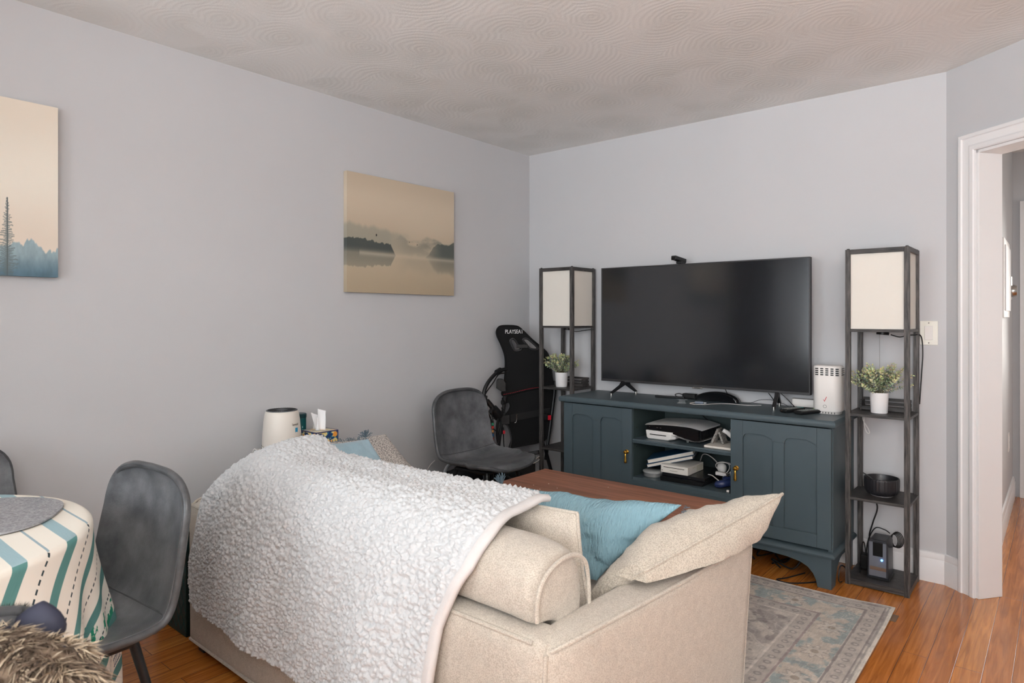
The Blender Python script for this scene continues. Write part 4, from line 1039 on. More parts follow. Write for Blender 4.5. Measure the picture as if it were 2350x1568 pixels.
# cords and boxes under the console
rd = random.Random(3)
for k in range(5):
    x = 1.50+k*.10; pts = [(x+rd.uniform(-.09, .09), -.24+rd.uniform(-.08, .08), .006+rd.uniform(0, .07)) for _ in range(7)]
    pts[0] = (pts[0][0], pts[0][1], .005)
    cable(pts, .004, 'tangled black cord on the floor under the console'+[' nearest its middle', ', second from the middle', ' halfway to its right foot', ' close to its right foot', ' reaching its right foot'][k], group='cords under the console')
cable([(1.98, -.30, .005), (1.93, -.42, .005), (1.90, -.47, .0046), (1.96, -.475, .0046), (2.04, -.40, .005), (2.08, -.33, .005)], .003, 'black cord looping onto the floor beside the right console foot')
cable([(2.148, -.30, .005), (2.149, -.36, .03), (2.150, -.34, .09), (2.150, -.25, .06), (2.149, -.20, .005)], .003, 'black cord loop standing between the console foot and the right lamp')
T = thing('power_strip', 'black power strip with plugs on the floor under the console', 'power strip', (1.75, -.22, 0))
mk('bar', M().box(1.58, 1.90, -.11, -.06, .0005, .04), MT['gloss'], T, bevel=.005)
for x in (1.64, 1.73, 1.82): mk('plug', M().box(x-.018, x+.018, -.105, -.065, .0402, .072), MT['gloss'], T, bevel=.004)

# ================================================================== COFFEE TABLE
T = thing('coffee_table', 'low coffee table with a wide walnut top between the sofa and the console', 'coffee table', (1.36, -1.14, 0))
cx0, cx1, cy0, cy1 = .805, 1.95, -1.41, -.875
mk('tabletop', M().box(cx0, cx1, cy0, cy1, .418, .45), MT['walnut'], T, bevel=.002)
mk('apron', M().box(cx0+.03, cx1-.03, cy0+.03, cy1-.03, .33, .4178), MT['black'], T, bevel=.002)
for x in (cx0+.03, cx1-.08):
    for y in (cy0+.03, cy1-.08): mk('leg', M().box(x, x+.05, y, y+.05, .0135, .3298), MT['black'], T, bevel=.002)
rd = random.Random(12)
for k in range(5):
    x, y = [(1.02, -1.13), (.98, -1.20), (1.28, -1.0), (1.10, -1.17), (1.05, -1.24)][k]
    single('crumb', M().ball((x, y, .4518), .0022, .0018, .0016, n=8, m=6), MT['paper'], ['pale crumb on the coffee table left of centre', 'pale crumb nearest the left edge of the coffee table', 'pale crumb furthest back on the coffee table, by the console', 'pale crumb beside the blue pillow on the coffee table', 'pale crumb at the near edge of the coffee table'][k], 'crumb', 'crumbs on the coffee table')

# ================================================================== SOFA
S = MT['sofa']
sofa = thing('sofa', 'beige heathered fabric loveseat seen from behind, facing the television', 'sofa', (1.26, -2.1, 0))
mk('back_frame', cushion(.40, 2.10, -2.60, -2.49, .035, .565, .03, n=12, by=.012), S, sofa)
mk('base', cushion(.46, 2.12, -2.48, -1.66, .035, .28, .03, n=10), S, sofa)
pp = M()
zt = .563
pp.tube(catmull([(.412, -2.588, .05), (.412, -2.590, .30), (.412, -2.590, .53), (.43, -2.590, .558)], 6), .0055, 8)
pp.tube([(.43, -2.592, .556), (1.25, -2.597, .558), (2.07, -2.592, .556)], .0055, 8)
pp.tube([(2.086, -2.588, .53), (2.088, -2.592, .30), (2.088, -2.588, .05)], .0055, 8)
pp.tube([(.415, -2.596, .05), (1.25, -2.602, .045), (2.09, -2.596, .05)], .0055, 8)
mk('piping', pp, S, sofa)
def arm(sgn):
    fx = (lambda x: x) if sgn > 0 else (lambda x: 2.50-x)
    st = [(-2.585, 2.060, 2.098, .520), (-2.575, 2.045, 2.112, .545), (-2.545, 2.04, 2.136, .560), (-2.45, 2.04, 2.152, .565), (-2.2, 2.05, 2.176, .565), (-1.9, 2.06, 2.196, .563), (-1.68, 2.06, 2.207, .560), (-1.64, 2.065, 2.205, .556), (-1.622, 2.08, 2.190, .540)]
    R = []
    for y, xi, xo, z in st:
        r = .024; ring = []
        cx = (xi+xo)/2; cz = (z+.035)/2; hx = (xo-xi)/2; hz = (z-.035)/2; r = min(r, hx*.9)
        for k, (sx, sz) in enumerate(((1, 1), (-1, 1), (-1, -1), (1, -1))):
            for i in range(7):
                a = PI/2*k+PI/2*i/6
                x = cx+sx*(hx-r)+r*math.cos(a); zz = cz+sz*(hz-r)+r*math.sin(a)
                if sx > 0: x -= .035*(1-(zz-.035)/.53)
                ring.append((fx(x), y, zz))
        R.append(ring)
    mk('arm', M().loft(R), S, sofa, ang=70)
    p = M(); top = []
    for y, xi, xo, z in st[1:]: top.append((fx(xo-.006), y, z-.003))
    front = [(fx(2.205-.008-.033*(1-(z-.035)/.53)), -1.628, z) for z in (.54, .40, .25, .06)]
    p.tube(catmull(top+front, 5), .0055, 8)
    p.tube(catmull([(fx(2.098), -2.582, .535), (fx(2.096), -2.586, .45), (fx(2.082), -2.588, .25), (fx(2.066), -2.588, .06)], 5), .0055, 8)
    mk('piping', p, S, sofa)
arm(1); arm(-1)
for k, (a, b) in enumerate(((.475, 1.245), (1.255, 2.035))):
    mk('seat_cushion', cushion(a, b, -2.47, -1.62, .285, .45, .05, bz=.015, wob=.02, seed=k), S, sofa)
for k, (a, b) in enumerate(((.56, 1.262), (1.268, 2.062))):
    # bolster: D shaped cross section lying on the frame and behind the loose pillows
    R = []
    n = 14
    prof = [(-2.555, .570), (-2.566, .60), (-2.567, .64), (-2.555, .685), (-2.525, .715), (-2.48, .732), (-2.43, .733), (-2.39, .715), (-2.365, .68), (-2.355, .60), (-2.355, .50), (-2.40, .47), (-2.46, .47), (-2.47, .55), (-2.49, .569)]
    for i in range(n+1):
        u = i/n; x = a+(b-a)*u
        e = min(u, 1-u)*(b-a); k_ = 1 if e > .10 else (.86+.14*math.sin(PI/2*e/.10))
        R.append([(x, -2.46+(y+2.46)*(.93+.07*k_), .52+(z-.52)*k_) for y, z in prof])
    mk('back_cushion', M().loft(R), S, sofa, sub=2)
    for x, R_ in ((b-.001, R[-1]), (a+.001, R[0])):
        mk('piping', M().tube(catmull([(x, q[1], q[2]) for q in R_[1:11]], 4), .0055, 8), S, sofa)
pm, seam = pillow((1.262, -2.30, .475), (2.035, -2.30, .475), (1.985, -2.295, .757), (1.275, -2.29, .735), .05, n=26, pull=.02, wrk=.010, seed=5, pw=.4)
mk('loose_back_cushion', pm, S, sofa); mk('piping', M().tube(seam, .005, 6, True), S, sofa)
pm, seam = pillow((.62, -2.32, .475), (1.255, -2.32, .475), (1.245, -2.29, .730), (.64, -2.29, .735), .045, n=22, pull=.02, wrk=.010, seed=6, pw=.4)
mk('loose_back_cushion', pm, S, sofa)
for x in (.45, 2.07):
    for y in (-2.55, -1.70): mk('foot', M().box(x-.02, x+.02, y-.02, y+.02, .0136 if y > -2 and x > 1 else .001, .036), MT['black'], sofa)

# throw pillows
PB = MT['pillow_beige']
def throw(name, label, cs, T_, mt, pipe=None, **k):
    pm, seam = pillow(*cs, T_, **k)
    def rest(v):
        # cloth gives way where it meets the arms, the seat and the back cushions
        x, y, z = v
        if x > 2.012 and z < .592 and y < -1.58:
            if .592-z < x-2.012: z = .592
            else: x = 2.012
        if x < .478 and z < .583:
            if .583-z < .478-x: z = .583
            else: x = .478
        z = max(z, .482)
        if y < -2.218 and z < .80 and x > .55: y = -2.218
        return (x, y, z)
    pm.v = [rest(v) for v in pm.v]; seam = [rest(v) for v in seam]
    t = thing(name, label, 'pillow', tuple(np.mean(np.array(cs), 0)[:2])+(.45,))
    mk('cover', pm, mt, t)
    if pipe: mk('seam', M().tube(seam, pipe, 6, True), mt, t)
    return t, seam
throw('throw_pillow', 'large beige throw pillow leaning out over the right sofa arm', [(1.97, -2.25, .485), (2.10, -1.60, .50), (2.285, -1.60, .717), (2.13, -2.26, .615)], .100, PB, .005, n=34, pull=.07, wrk=.012, seed=3, pw=.45)
tb, seam = throw('throw_pillow', 'dusty blue throw pillow standing behind the sofa back, at the right', [(1.55, -2.05, .49), (1.90, -2.07, .49), (2.09, -1.90, .712), (1.60, -2.13, .730)], .07, MT['blue'], None, n=34, pull=.05, wrk=.016, seed=8, pw=.5, lump=lambda u, v: (0, 0, -.018*math.exp(-((u-.1)/.25)**2)*max(0, v)))
def tassel(c, d, t, L_=.035, n=26, seed=1):
    rd = random.Random(seed); m = M(); c = Vector(c); d = Vector(d).normalized()
    for k in range(n):
        e = (d+Vector((rd.uniform(-.8, .8), rd.uniform(-.8, .8), rd.uniform(-.8, .8)))).normalized()
        m.tube(catmull([c, c+e*L_*.5, c+e*L_+Vector((rd.uniform(-.006, .006), rd.uniform(-.006, .006), rd.uniform(-.008, .004)))], 3), .0011, 5)
    mk('tassel', m, MT['fringe'], t)
tassel((1.585, -2.135, .735), (-.6, 0, .7), tb, .035, 40)
m = M(); rd = random.Random(4)
for i in range(60):                                   # fringe along the right side
    a = Vector((2.10, -1.90, .712)).lerp(Vector((2.01, -2.06, .47)), i/60*.9)
    m.tube([a, a+Vector((rd.uniform(.006, .018), rd.uniform(-.006, .01), rd.uniform(-.008, .008)))], .0011, 5)
mk('fringe', m, MT['fringe'], tb)
throw('throw_pillow', 'big speckled grey and white pillow leaning on the left sofa arm', [(.72, -2.30, .49), (.84, -1.70, .49), (.52, -1.74, .722), (.48, -2.36, .742)], .052, MT['speck'], None, n=28, pull=.06, wrk=.01, seed=13)
tc, seam = throw('throw_pillow', 'pale blue pillow peeking above the blanket, at the left end of the sofa', [(.82, -2.18, .49), (.98, -1.94, .49), (.70, -1.98, .755), (.57, -2.16, .745)], .055, mat('pale_blue_velvet', (150, 176, 188), .85, var=.05, vs=14, bump=.2, bs=60, sheen=.3), None, n=30, pull=.07, wrk=.012, seed=21)
tassel((.69, -1.985, .762), (-.5, .2, .8), tc, .032, 40, 5)
m = M(); rd = random.Random(6)
for i in range(50):
    a = Vector((.70, -1.98, .757)).lerp(Vector((.57, -2.16, .747)), i/50*.75)+Vector((0, 0, -.004))
    m.tube([a, a+Vector((rd.uniform(-.012, .0), rd.uniform(-.006, .01), rd.uniform(.002, .014)))], .0011, 5)
mk('fringe', m, MT['fringe'], tc)

# blanket draped over the sofa back
prof = [(-2.262, .800), (-2.29, .806), (-2.32, .806), (-2.40, .796), (-2.47, .778), (-2.535, .740), (-2.585, .665), (-2.612, .57), (-2.630, .45), (-2.636, .33), (-2.638, .17)]
pc = catmull([(0, y, z) for y, z in prof], 10)
pa = np.array([(p.y, p.z) for p in pc]); dl = np.r_[0, np.cumsum(np.hypot(*np.diff(pa, axis=0).T))]; dl /= dl[-1]
nu, nv = 420, 300
def lerp_tab(tab, x): return np.interp(x, [t[0] for t in tab], [t[1] for t in tab])
U, V = np.meshgrid(np.linspace(0, 1, nu+1), np.linspace(0, 1, nv+1))
Y = np.interp(V, dl, pa[:, 0]); Z = np.interp(V, dl, pa[:, 1])
# the left and right borders wander
xl = np.interp(Z, [.17, .27, .36, .48, .60, .70, .76, .81], [.50, .485, .487, .515, .53, .56, .60, .62])
xr = lerp_tab([(0, 1.86), (.2, 1.86), (.30, 1.875), (.42, 1.868), (.50, 1.84), (.60, 1.806), (.75, 1.785), (.9, 1.775), (1, 1.770)], V)
xr = xr+.006*np.sin(V*9)
X = xl+(xr-xl)*U
# at the left the cover follows the falling end of the cushion and the frame corner
end = 1-sstep(.44, .80, X)
topz = (V < .62)
Z = np.where(Y > -2.60, .60+(Z-.60)*(1-.45*end), Z)
Z = Z+(.004*(1-sstep(.80, .90, X))-.045*sstep(.76, .93, X)+.012*sstep(1.2, 1.8, X))*sstep(.62, .75, Z)*(.45+.55*sstep(-2.50, -2.36, Y))
Z = Z-.004*sstep(1.5, 1.86, X)*sstep(.60, .75, Z)*(1-sstep(-2.50, -2.36, Y))
# rounded hem corner at lower left
hem = .216-.035*sstep(.9, 1.5, X)+.045*(1-sstep(.47, .60, X))+.004*np.sin(X*11)
Z = np.where(Z < .45, hem+(Z-.17)*(.45-hem)/(.45-.17), Z)
# folds: broad and soft
fold = .014*np.sin((X-.2*(V))*9+1.2)*sstep(.45, .8, V)+.006*np.sin(X*23+V*5)*sstep(.3, .7, V)
Y = Y-np.maximum(fold, -.010)*1.0-.006*sstep(.5, .8, V)
# tufted pile
def cell(x, y, seed):
    ix = np.floor(x); iy = np.floor(y); best = np.full(x.shape, 9.0)
    for dx in (-1, 0, 1):
        for dy in (-1, 0, 1):
            cx = ix+dx; cy = iy+dy
            px = cx+_hash(cx, cy, seed); py = cy+_hash(cx, cy, seed+7)
            best = np.minimum(best, (px-x)**2+(py-y)**2)
    return np.sqrt(best)
Ls = V*1.0; wx = fbm(X*30, Ls*30, 71)*1.2; wy = fbm(X*30, Ls*30, 77)*1.2
d1_ = cell(X*62+wx, Ls*62+wy, 5); pile = (1-np.clip(d1_, 0, 1))*.012+fbm(X*45, Ls*45, 91)*.008+fbm(X*140, Ls*140, 95, 2)*.005
dYu = np.gradient(Y, axis=0); dZu = np.gradient(Z, axis=0)
tl = np.hypot(dYu, dZu)+1e-9
ny_, nz_ = dZu/tl, -dYu/tl                           # outward across the drape
if nz_[5, 5] < 0 and False: ny_, nz_ = -ny_, -nz_
edge = np.minimum(1, np.minimum(U, 1-U)*40)
Yd = Y+ny_*pile*edge; Zd = Z+nz_*pile*edge
mm = M(); mm.v = [tuple(p) for p in np.stack([X, Yd, Zd], -1).reshape(-1, 3)]
ii = (np.arange(nv)[:, None]*(nu+1)+np.arange(nu)[None, :]).ravel()
mm.f = [(a, a+1, a+nu+2, a+nu+1) for a in ii.tolist()]
bl = thing('blanket', 'fluffy white sherpa blanket with a pale binding, draped over the sofa back', 'blanket', (1.15, -2.4, .17))
o = mk('fleece', mm, MT['sherpa'], bl, ang=180)
md = o.modifiers.new('solidify', 'SOLIDIFY'); md.thickness = .008; md.offset = -1
# binding strip along the right border
R = []
for j in range(0, nv+1, 4):
    x, y, z = X[j, -1], Y[j, -1], Z[j, -1]; a, b = ny_[j, -1], nz_[j, -1]
    R.append([(x-.013, y-a*.004, z-b*.004), (x-.013, y+a*.010, z+b*.010), (x+.004, y+a*.012, z+b*.012), (x+.014, y+a*.006, z+b*.006), (x+.014, y-a*.005, z-b*.005), (x+.004, y-a*.009, z-b*.009)])
mk('binding', M().loft(R), MT['binding'], bl, ang=70)

# ================================================================== SIDE TABLE AND ITS THINGS
T = thing('side_table', 'small white side table against the left wall holding the air purifier', 'side table', (.20, -1.95, 0))
mk('tabletop', M().box(.02, .275, -2.17, -1.70, .575, .60), MT['white'], T, bevel=.002)
for x in (.025, .24):
    for y in (-2.165, -1.735): mk('leg', M().box(x, x+.03, y, y+.03, .001, .5748), MT['white'], T, bevel=.002)
pc_ = (.155, -2.058)
T = thing('air_purifier', 'white rounded air purifier with a dark slotted top beside the tissue box', 'air purifier', (pc_[0], pc_[1], .60))
mk('housing', M().lathe([(.070, .0005), (.085, .004), (.088, .02), (.088, .07), (.086, .13), (.081, .19), (.076, .222), (.073, .232), (.066, .236), (.001, .2365)], (*pc_, .60), 48), mat('cream_plastic', (228, 220, 210), .4), T, ang=50)
mk('top_grille', M().lathe([(.070, .2345), (.070, .2375), (.001, .238)], (*pc_, .60), 40), mat('dark_grey_grille', (92, 96, 100), .4), T)
m = M()
for k in range(40):
    a = 2*PI*k/40; c, s_ = math.cos(a), math.sin(a)
    m.obox((pc_[0]+c*.046, pc_[1]+s_*.046, .8388), (c, s_, 0), (-s_, c, 0), (0, 0, 1), .018, .0011, .0007)
mk('grille_slots', m, MT['black'], T, smooth=False)
m = M()
for r in range(5):
    for k in range(46):
        a = 2*PI*(k+.5*(r % 2))/46; rr = .0882
        m.ball((pc_[0]+rr*math.cos(a), pc_[1]+rr*math.sin(a), .60+.032+r*.011), .0019, n=6, m=4)
mk('intake_holes', m, mat('hole_grey', (96, 88, 82), .6), T, smooth=False)
def wrap(mesh, ang, z, rad):
    # lay flat lettering on the round housing
    out = []
    for x, y, zz in mesh.v:
        a = ang+x/rad; out.append((pc_[0]+(rad+zz)*math.cos(a), pc_[1]+(rad+zz)*math.sin(a), z+y))
    mesh.v = out; return mesh
vd = math.atan2(CAM.y-pc_[1], CAM.x-pc_[0])
mk('lettering', wrap(text_mesh('levoit', .017, .0004), vd+.80, .775, .0835), MT['chrome'], T, smooth=False)
mk('energy_label', wrap(M().box(-.008, .008, -.014, .014, .0, .0006), vd+.86, .745, .0848), mat('energy_blue', (50, 150, 190), .5), T, smooth=False)
cable([(.10, -2.14, .64), (.085, -2.155, .66), (.07, -2.16, .63), (.07, -2.16, .606)], .0025, 'white cord at the left of the air purifier', 'wcable')
gc = at_x(701, 985, .16)
T = thing('wipes_canister', 'tall dark green and teal canister behind the air purifier', 'canister', (.085, -1.925, .60))
mk('can', M().lathe([(.032, .0005), (.035, .003), (.035, .178), (.001, .178)], (.085, -1.925, .60), 32), mat('teal_label', (14, 84, 88), .3), T)
mk('lid', M().lathe([(.036, .1785), (.037, .182), (.037, .196), (.034, .2), (.001, .2)], (.085, -1.925, .60), 32), mat('dark_teal_lid', (20, 58, 64), .3), T)
m = M()
for k in range(7):
    a = math.atan2(CAM.y+1.925, CAM.x-.085)+.5
    m.obox((.085+.0353*math.cos(a), -1.925+.0353*math.sin(a), .64+k*.016), (-math.sin(a), math.cos(a), 0), (math.cos(a), math.sin(a), 0), (0, 0, 1), .0022, .0004, .005)
mk('label_marks', m, mat('pale_print', (150, 200, 205), .5), T, smooth=False)
a = math.atan2(CAM.y+1.925, CAM.x-.085)
m = M().lathe([(.0354, .006), (.0354, .176)], (0, 0, 0), 32); 
keep = M(); n_ = 10; vs = []
for z in (.606, .776):
    for i in range(n_+1):
        b = a-.9+.6*i/n_; vs.append((.085+.0354*math.cos(b), -1.925+.0354*math.sin(b), z))
keep.add(vs, [(i, i+1, n_+2+i, n_+1+i) for i in range(n_)])
mk('label_panel', keep, mat('bright_green_label', (40, 150, 110), .35), T)
T = thing('tissue_box', 'tissue box printed with orange fruit and leaves, white tissues on top', 'tissue box', (.20, -1.88, .60))
# printed carton: colours by position
bx0, bx1, by0, by1, bh = .135, .262, -1.945, -1.82, .125
def side(n, fn): return grid(n, n, fn)
m = M(); cols = []
for kind, fn in (('s', lambda u, v: (bx0+(bx1-bx0)*u, by0, .6005+bh*v)), ('s', lambda u, v: (bx1, by0+(by1-by0)*u, .6005+bh*v)), ('s', lambda u, v: (bx1+(bx0-bx1)*u, by1, .6005+bh*v)), ('s', lambda u, v: (bx0, by1+(by0-by1)*u, .6005+bh*v)), ('t', lambda u, v: (bx0+(bx1-bx0)*u, by0+(by1-by0)*v, .6005+bh))):
    N_ = 46; g = grid(N_, N_, fn); m.add(g.v, g.f)
    u, v = np.meshgrid(np.linspace(0, 1, N_+1), np.linspace(0, 1, N_+1))
    f = fbm(u*5+len(cols), v*7, 3, 3)
    c = mix((28, 60, 110), (240, 214, 130), sstep(.44, .47, f)); c = mix(c, (40, 130, 150), 1.0*(np.abs(f-.42) < .025))
    c = mix(c, (246, 240, 220), 1.0*(np.abs(f-.56) < .02))
    for fx_, fy_ in ((.2, .75), (.62, .55), (.85, .85), (.35, .3)): c = mix(c, (238, 156, 60), 1-sstep(.09, .11, np.hypot(u-fx_, v-fy_)))
    if kind == 't': c = mix(c, (224, 208, 186), .7*np.ones_like(u))
    b = np.minimum(np.minimum(u, 1-u), 1-v if kind == 's' else np.minimum(v, 1-v)); c = mix(c, (40, 42, 92), 1-sstep(.03, .05, b))
    cols.append(c.reshape(-1, 3))
mk('carton', m, MT['carton'], T, cols=np.concatenate(cols), smooth=False, fixn=False)
for k, (a, tl_, h_) in enumerate(((.2, -.02, .075), (1.0, .014, .10))):
    R = []
    g = grid(12, 10, lambda u, v, a=a, t_=tl_, h_=h_: (.192+t_+(u-.5)*.045*math.cos(a)+.006*math.sin(u*7+v*2)+t_*v*.8, -1.885+(u-.5)*.045*math.sin(a)+.008*math.cos(u*9)*v, .7245+h_*v+.006*math.sin(u*6)*v))
    mk('tissue', g, MT['tissue'], T, solid=.001, label='white tissue pulled up')
# dark green quilted box between chair and sofa
T = thing('storage_box', 'dark green quilted box standing on the floor between the grey chair and the sofa', 'storage box', (.17, -2.42, 0))
mk('box', M().box(.03, .30, -2.56, -2.30, .001, .38), mat('dark_green_box', (14, 44, 44), .5, var=.1), T, bevel=.004)
mk('lid', M().box(.026, .304, -2.564, -2.296, .3802, .42), mat('dark_green_lid', (16, 48, 48), .5), T, bevel=.004)
m = M()
for k in range(-3, 7):
    for sg in (1, -1):
        a = (.03+k*.045, .02) if sg > 0 else (.30-k*.045, .02)
        p0 = Vector((a[0], -2.5606, a[1])); p1 = p0+Vector((sg*.20, 0, .345))
        # clip to the face
        lo, hi = 0, 1
        for lim in (.032, .298):
            t_ = (lim-p0.x)/(p1.x-p0.x)
            if (lim == .032) == (sg > 0): lo = max(lo, t_)
            else: hi = min(hi, t_)
        if hi > lo+.02: m.tube([p0.lerp(p1, lo), p0.lerp(p1, hi)], .0012, 5)
mk('stitching', m, mat('green_thread', (36, 80, 78), .6), T)

# ================================================================== DINING CHAIRS
def chair(label, x, y, rot, name='dining_chair', group=None):
    C = thing(name, label, 'chair', (x, y, 0), rot, group=group, local=True)
    # profile of the shell in (y, z); front of the seat is at -y
    mid = catmull([(h, y_, z_) for h, y_, z_ in ((.215, -.15, .455), (.226, -.10, .450), (.232, -.03, .444), (.234, .06, .442), (.232, .125, .448), (.230, .165, .468), (.228, .190, .510), (.227, .205, .57), (.224, .218, .64), (.219, .229, .70))], 4)
    tt = [1, .985, .95, .88, .78, .62, .42, .2]
    c = [Vector((.215*(1-t**2.8)**(1/2.8) if t < 1 else .004, -.15-.078*t, .455+.004*math.sin(t*2.4)-.022*max(0, t-.5)**2*4)) for t in tt]
    e_end = [t for t in tt]+[0]*len(mid)
    tt = tt[::-1]
    c += mid+[Vector((.219*(1-t**2.9)**(1/2.9) if t < 1 else .004, .229+.022*t, .70+.136*t)) for t in tt]
    e_end += tt
    NU = 20
    def pt(i, u, off=0):
        h, yy, zz = c[i]; t_ = (c[min(i+1, len(c)-1)]-c[max(i-1, 0)]); ty, tz = t_.y, t_.z; L_ = math.hypot(ty, tz)
        ny, nz = -tz/L_, ty/L_                      # towards the sitter
        s_ = math.sin(u*PI/2); e = max(abs(s_)**3, e_end[i]**6)
        f = i/(len(c)-1)
        dish = (.034 if .25 < f else .020)*e*(1 if f < .9 else 1)*min(1, (f+.05)*4)
        return Vector((h*s_, yy+ny*(dish+off), zz+nz*(dish+off)))
    m = M(); n = len(c); si = min(range(n), key=lambda i: abs(c[i].z-.475)+(c[i].y < 0))
    top = [[pt(i, -1+2*k/NU, .010) for k in range(NU+1)] for i in range(n)]
    bot = [[pt(i, -1+2*k/NU, -.014) for k in range(NU+1)] for i in range(n)]
    b0 = len(m.v)
    for r in top: m.v += [tuple(p) for p in r]
    for r in bot: m.v += [tuple(p) for p in r]
    W_ = NU+1; o2 = n*W_
    for i in range(n-1):
        for k in range(NU):
            m.f.append((i*W_+k, i*W_+k+1, (i+1)*W_+k+1, (i+1)*W_+k)); m.f.append((o2+i*W_+k, o2+(i+1)*W_+k, o2+(i+1)*W_+k+1, o2+i*W_+k+1))
    ring = [(0, k) for k in range(NU)]+[(i, NU) for i in range(n-1)]+[(n-1, k) for k in range(NU, 0, -1)]+[(i, 0) for i in range(n-1, 0, -1)]
    for q in range(len(ring)):
        a = ring[q][0]*W_+ring[q][1]; b = ring[(q+1) % len(ring)]; b = b[0]*W_+b[1]
        m.f.append((a, a+o2, b+o2, b))
    mk('seat_shell', m, MT['leather'], C, ang=60)
    rp = [pt(i, -1+2*k/NU, -.002) for i, k in ring if not (i in (0, n-1) and k not in (0, NU//2, NU))]
    mk('edge_roll', M().tube(catmull(rp, 2, True), .0105, 10, True), MT['leather_edge'], C, ang=80)
    mk('seam', M().tube([pt(si, -1+2*k/NU, .0105) for k in range(1, NU)], .0022, 6), MT['leather_edge'], C)
    mk('under_frame', M().tube([(-.13, -.12, .415), (.13, -.12, .415), (.13, .11, .415), (-.13, .11, .415)], .010, 8, True).box(-.10, .10, -.10, .09, .416, .424), MT['metal'], C)
    for sx in (-1, 1):
        for sy, yy in ((-1, -.12), (1, .11)):
            mk('leg', M().tube([(sx*.125, yy, .418), (sx*.205, yy+sy*.085, .0)], [.0125, .0085], 14), MT['metal'], C)
    return C
chair('grey leather shell chair standing empty between the sofa and the round table', .970, -3.16, math.radians(5))
chair('grey leather chair behind the table, only its back rim showing at the left edge', .352, -3.285, math.radians(96))
chair('grey leather shell chair by the left wall, in front of the folded racing seat', .43, -.94, math.radians(90))
chair('grey leather chair hidden under the fur trimmed coat at the near side of the table', 1.56, -3.64, math.radians(-78))

# ================================================================== ROUND TABLE, CLOTH, PLACEMAT
TC = (.88, -3.56); TR = .455; TZ = .75
T = thing('dining_table', 'round dining table hidden under the striped cloth', 'table', (*TC, 0))
mk('tabletop', M().lathe([(TR-.012, TZ-.03), (TR-.006, TZ-.02), (TR-.008, TZ-.003), (.001, TZ-.002)], (*TC, 0), 48), MT['walnut'], T)
for a in (PI/4, 3*PI/4, 5*PI/4, 7*PI/4):
    c, s_ = math.cos(a), math.sin(a)
    mk('leg', M().tube([(TC[0]+c*.26, TC[1]+s_*.26, TZ-.031), (TC[0]+c*.34, TC[1]+s_*.34, 0)], [.022, .014], 12), MT['black'], T)
na, nr1, nr2 = 480, 40, 90
DROP = .50
ang_ = np.linspace(0, 2*PI, na, endpoint=False)
rad = np.r_[np.linspace(.002, TR, nr1), TR+np.linspace(0, 1, nr2+1)[1:]*DROP]
A_, Rr = np.meshgrid(ang_, rad)
over = np.clip(Rr-TR, 0, None)
edge_r = .014
b_ = np.clip(over/(edge_r*PI/2), 0, 1)*PI/2
hr = np.minimum(Rr, TR)+edge_r*np.sin(b_); hz = TZ-edge_r*(1-np.cos(b_))-np.clip(over-edge_r*PI/2, 0, None)
amp = sstep(.02, .40, over)*.045
fold = np.sin(A_*11+.8*np.sin(A_*3))+.4*np.sin(A_*23+1)
hr = hr+amp*(fold*.55+.55)+over*.03
FX = TC[0]+Rr*np.cos(A_); FY = TC[1]+Rr*np.sin(A_)       # where the cloth would lie if flat
PX = TC[0]+hr*np.cos(A_); PY = TC[1]+hr*np.sin(A_)
hz = hz+.0015*fbm(FX*12, FY*12, 5)*(over < .01)+.002
mm = M(); mm.v = [tuple(p) for p in np.stack([PX, PY, hz], -1).reshape(-1, 3)]
nr = len(rad)
for r in range(nr-1):
    o_ = r*na
    mm.f += [(o_+k, o_+(k+1) % na, o_+na+(k+1) % na, o_+na+k) for k in range(na)]
mm.f.append(tuple(range(na-1, -1, -1)))
tcl = single('tablecloth', mm, MT['cloth'], 'cream tablecloth with teal stripes hanging in folds from the round table', 'tablecloth', fixn=False, ang=180, org=(*TC, .25))
uvl = tcl.data.uv_layers.new(name='flat')
lv = np.empty(len(tcl.data.loops), np.int32); tcl.data.loops.foreach_get('vertex_index', lv)
fl = np.stack([(FX-TC[0]).ravel(), (FY-TC[1]).ravel()], -1)
uvl.data.foreach_set('uv', fl[lv].astype(np.float32).ravel())
md = tcl.modifiers.new('solidify', 'SOLIDIFY'); md.thickness = .0015; md.offset = 1
rd = random.Random(2)
R = []
pr = lambda a: .195*(1+.025*math.sin(3*a+1)+.02*math.sin(5*a))
R0 = [(.835+pr(a)*math.cos(a), -3.325+pr(a)*math.sin(a)) for a in np.linspace(0, 2*PI, 60, endpoint=False)]
m = M().loft([[(x, y, z) for x, y in R0] for z in (TZ+.0055, TZ+.0105)])
single('placemat', m, MT['felt'], 'grey felt placemat lying on the striped tablecloth', 'placemat', bevel=.001)

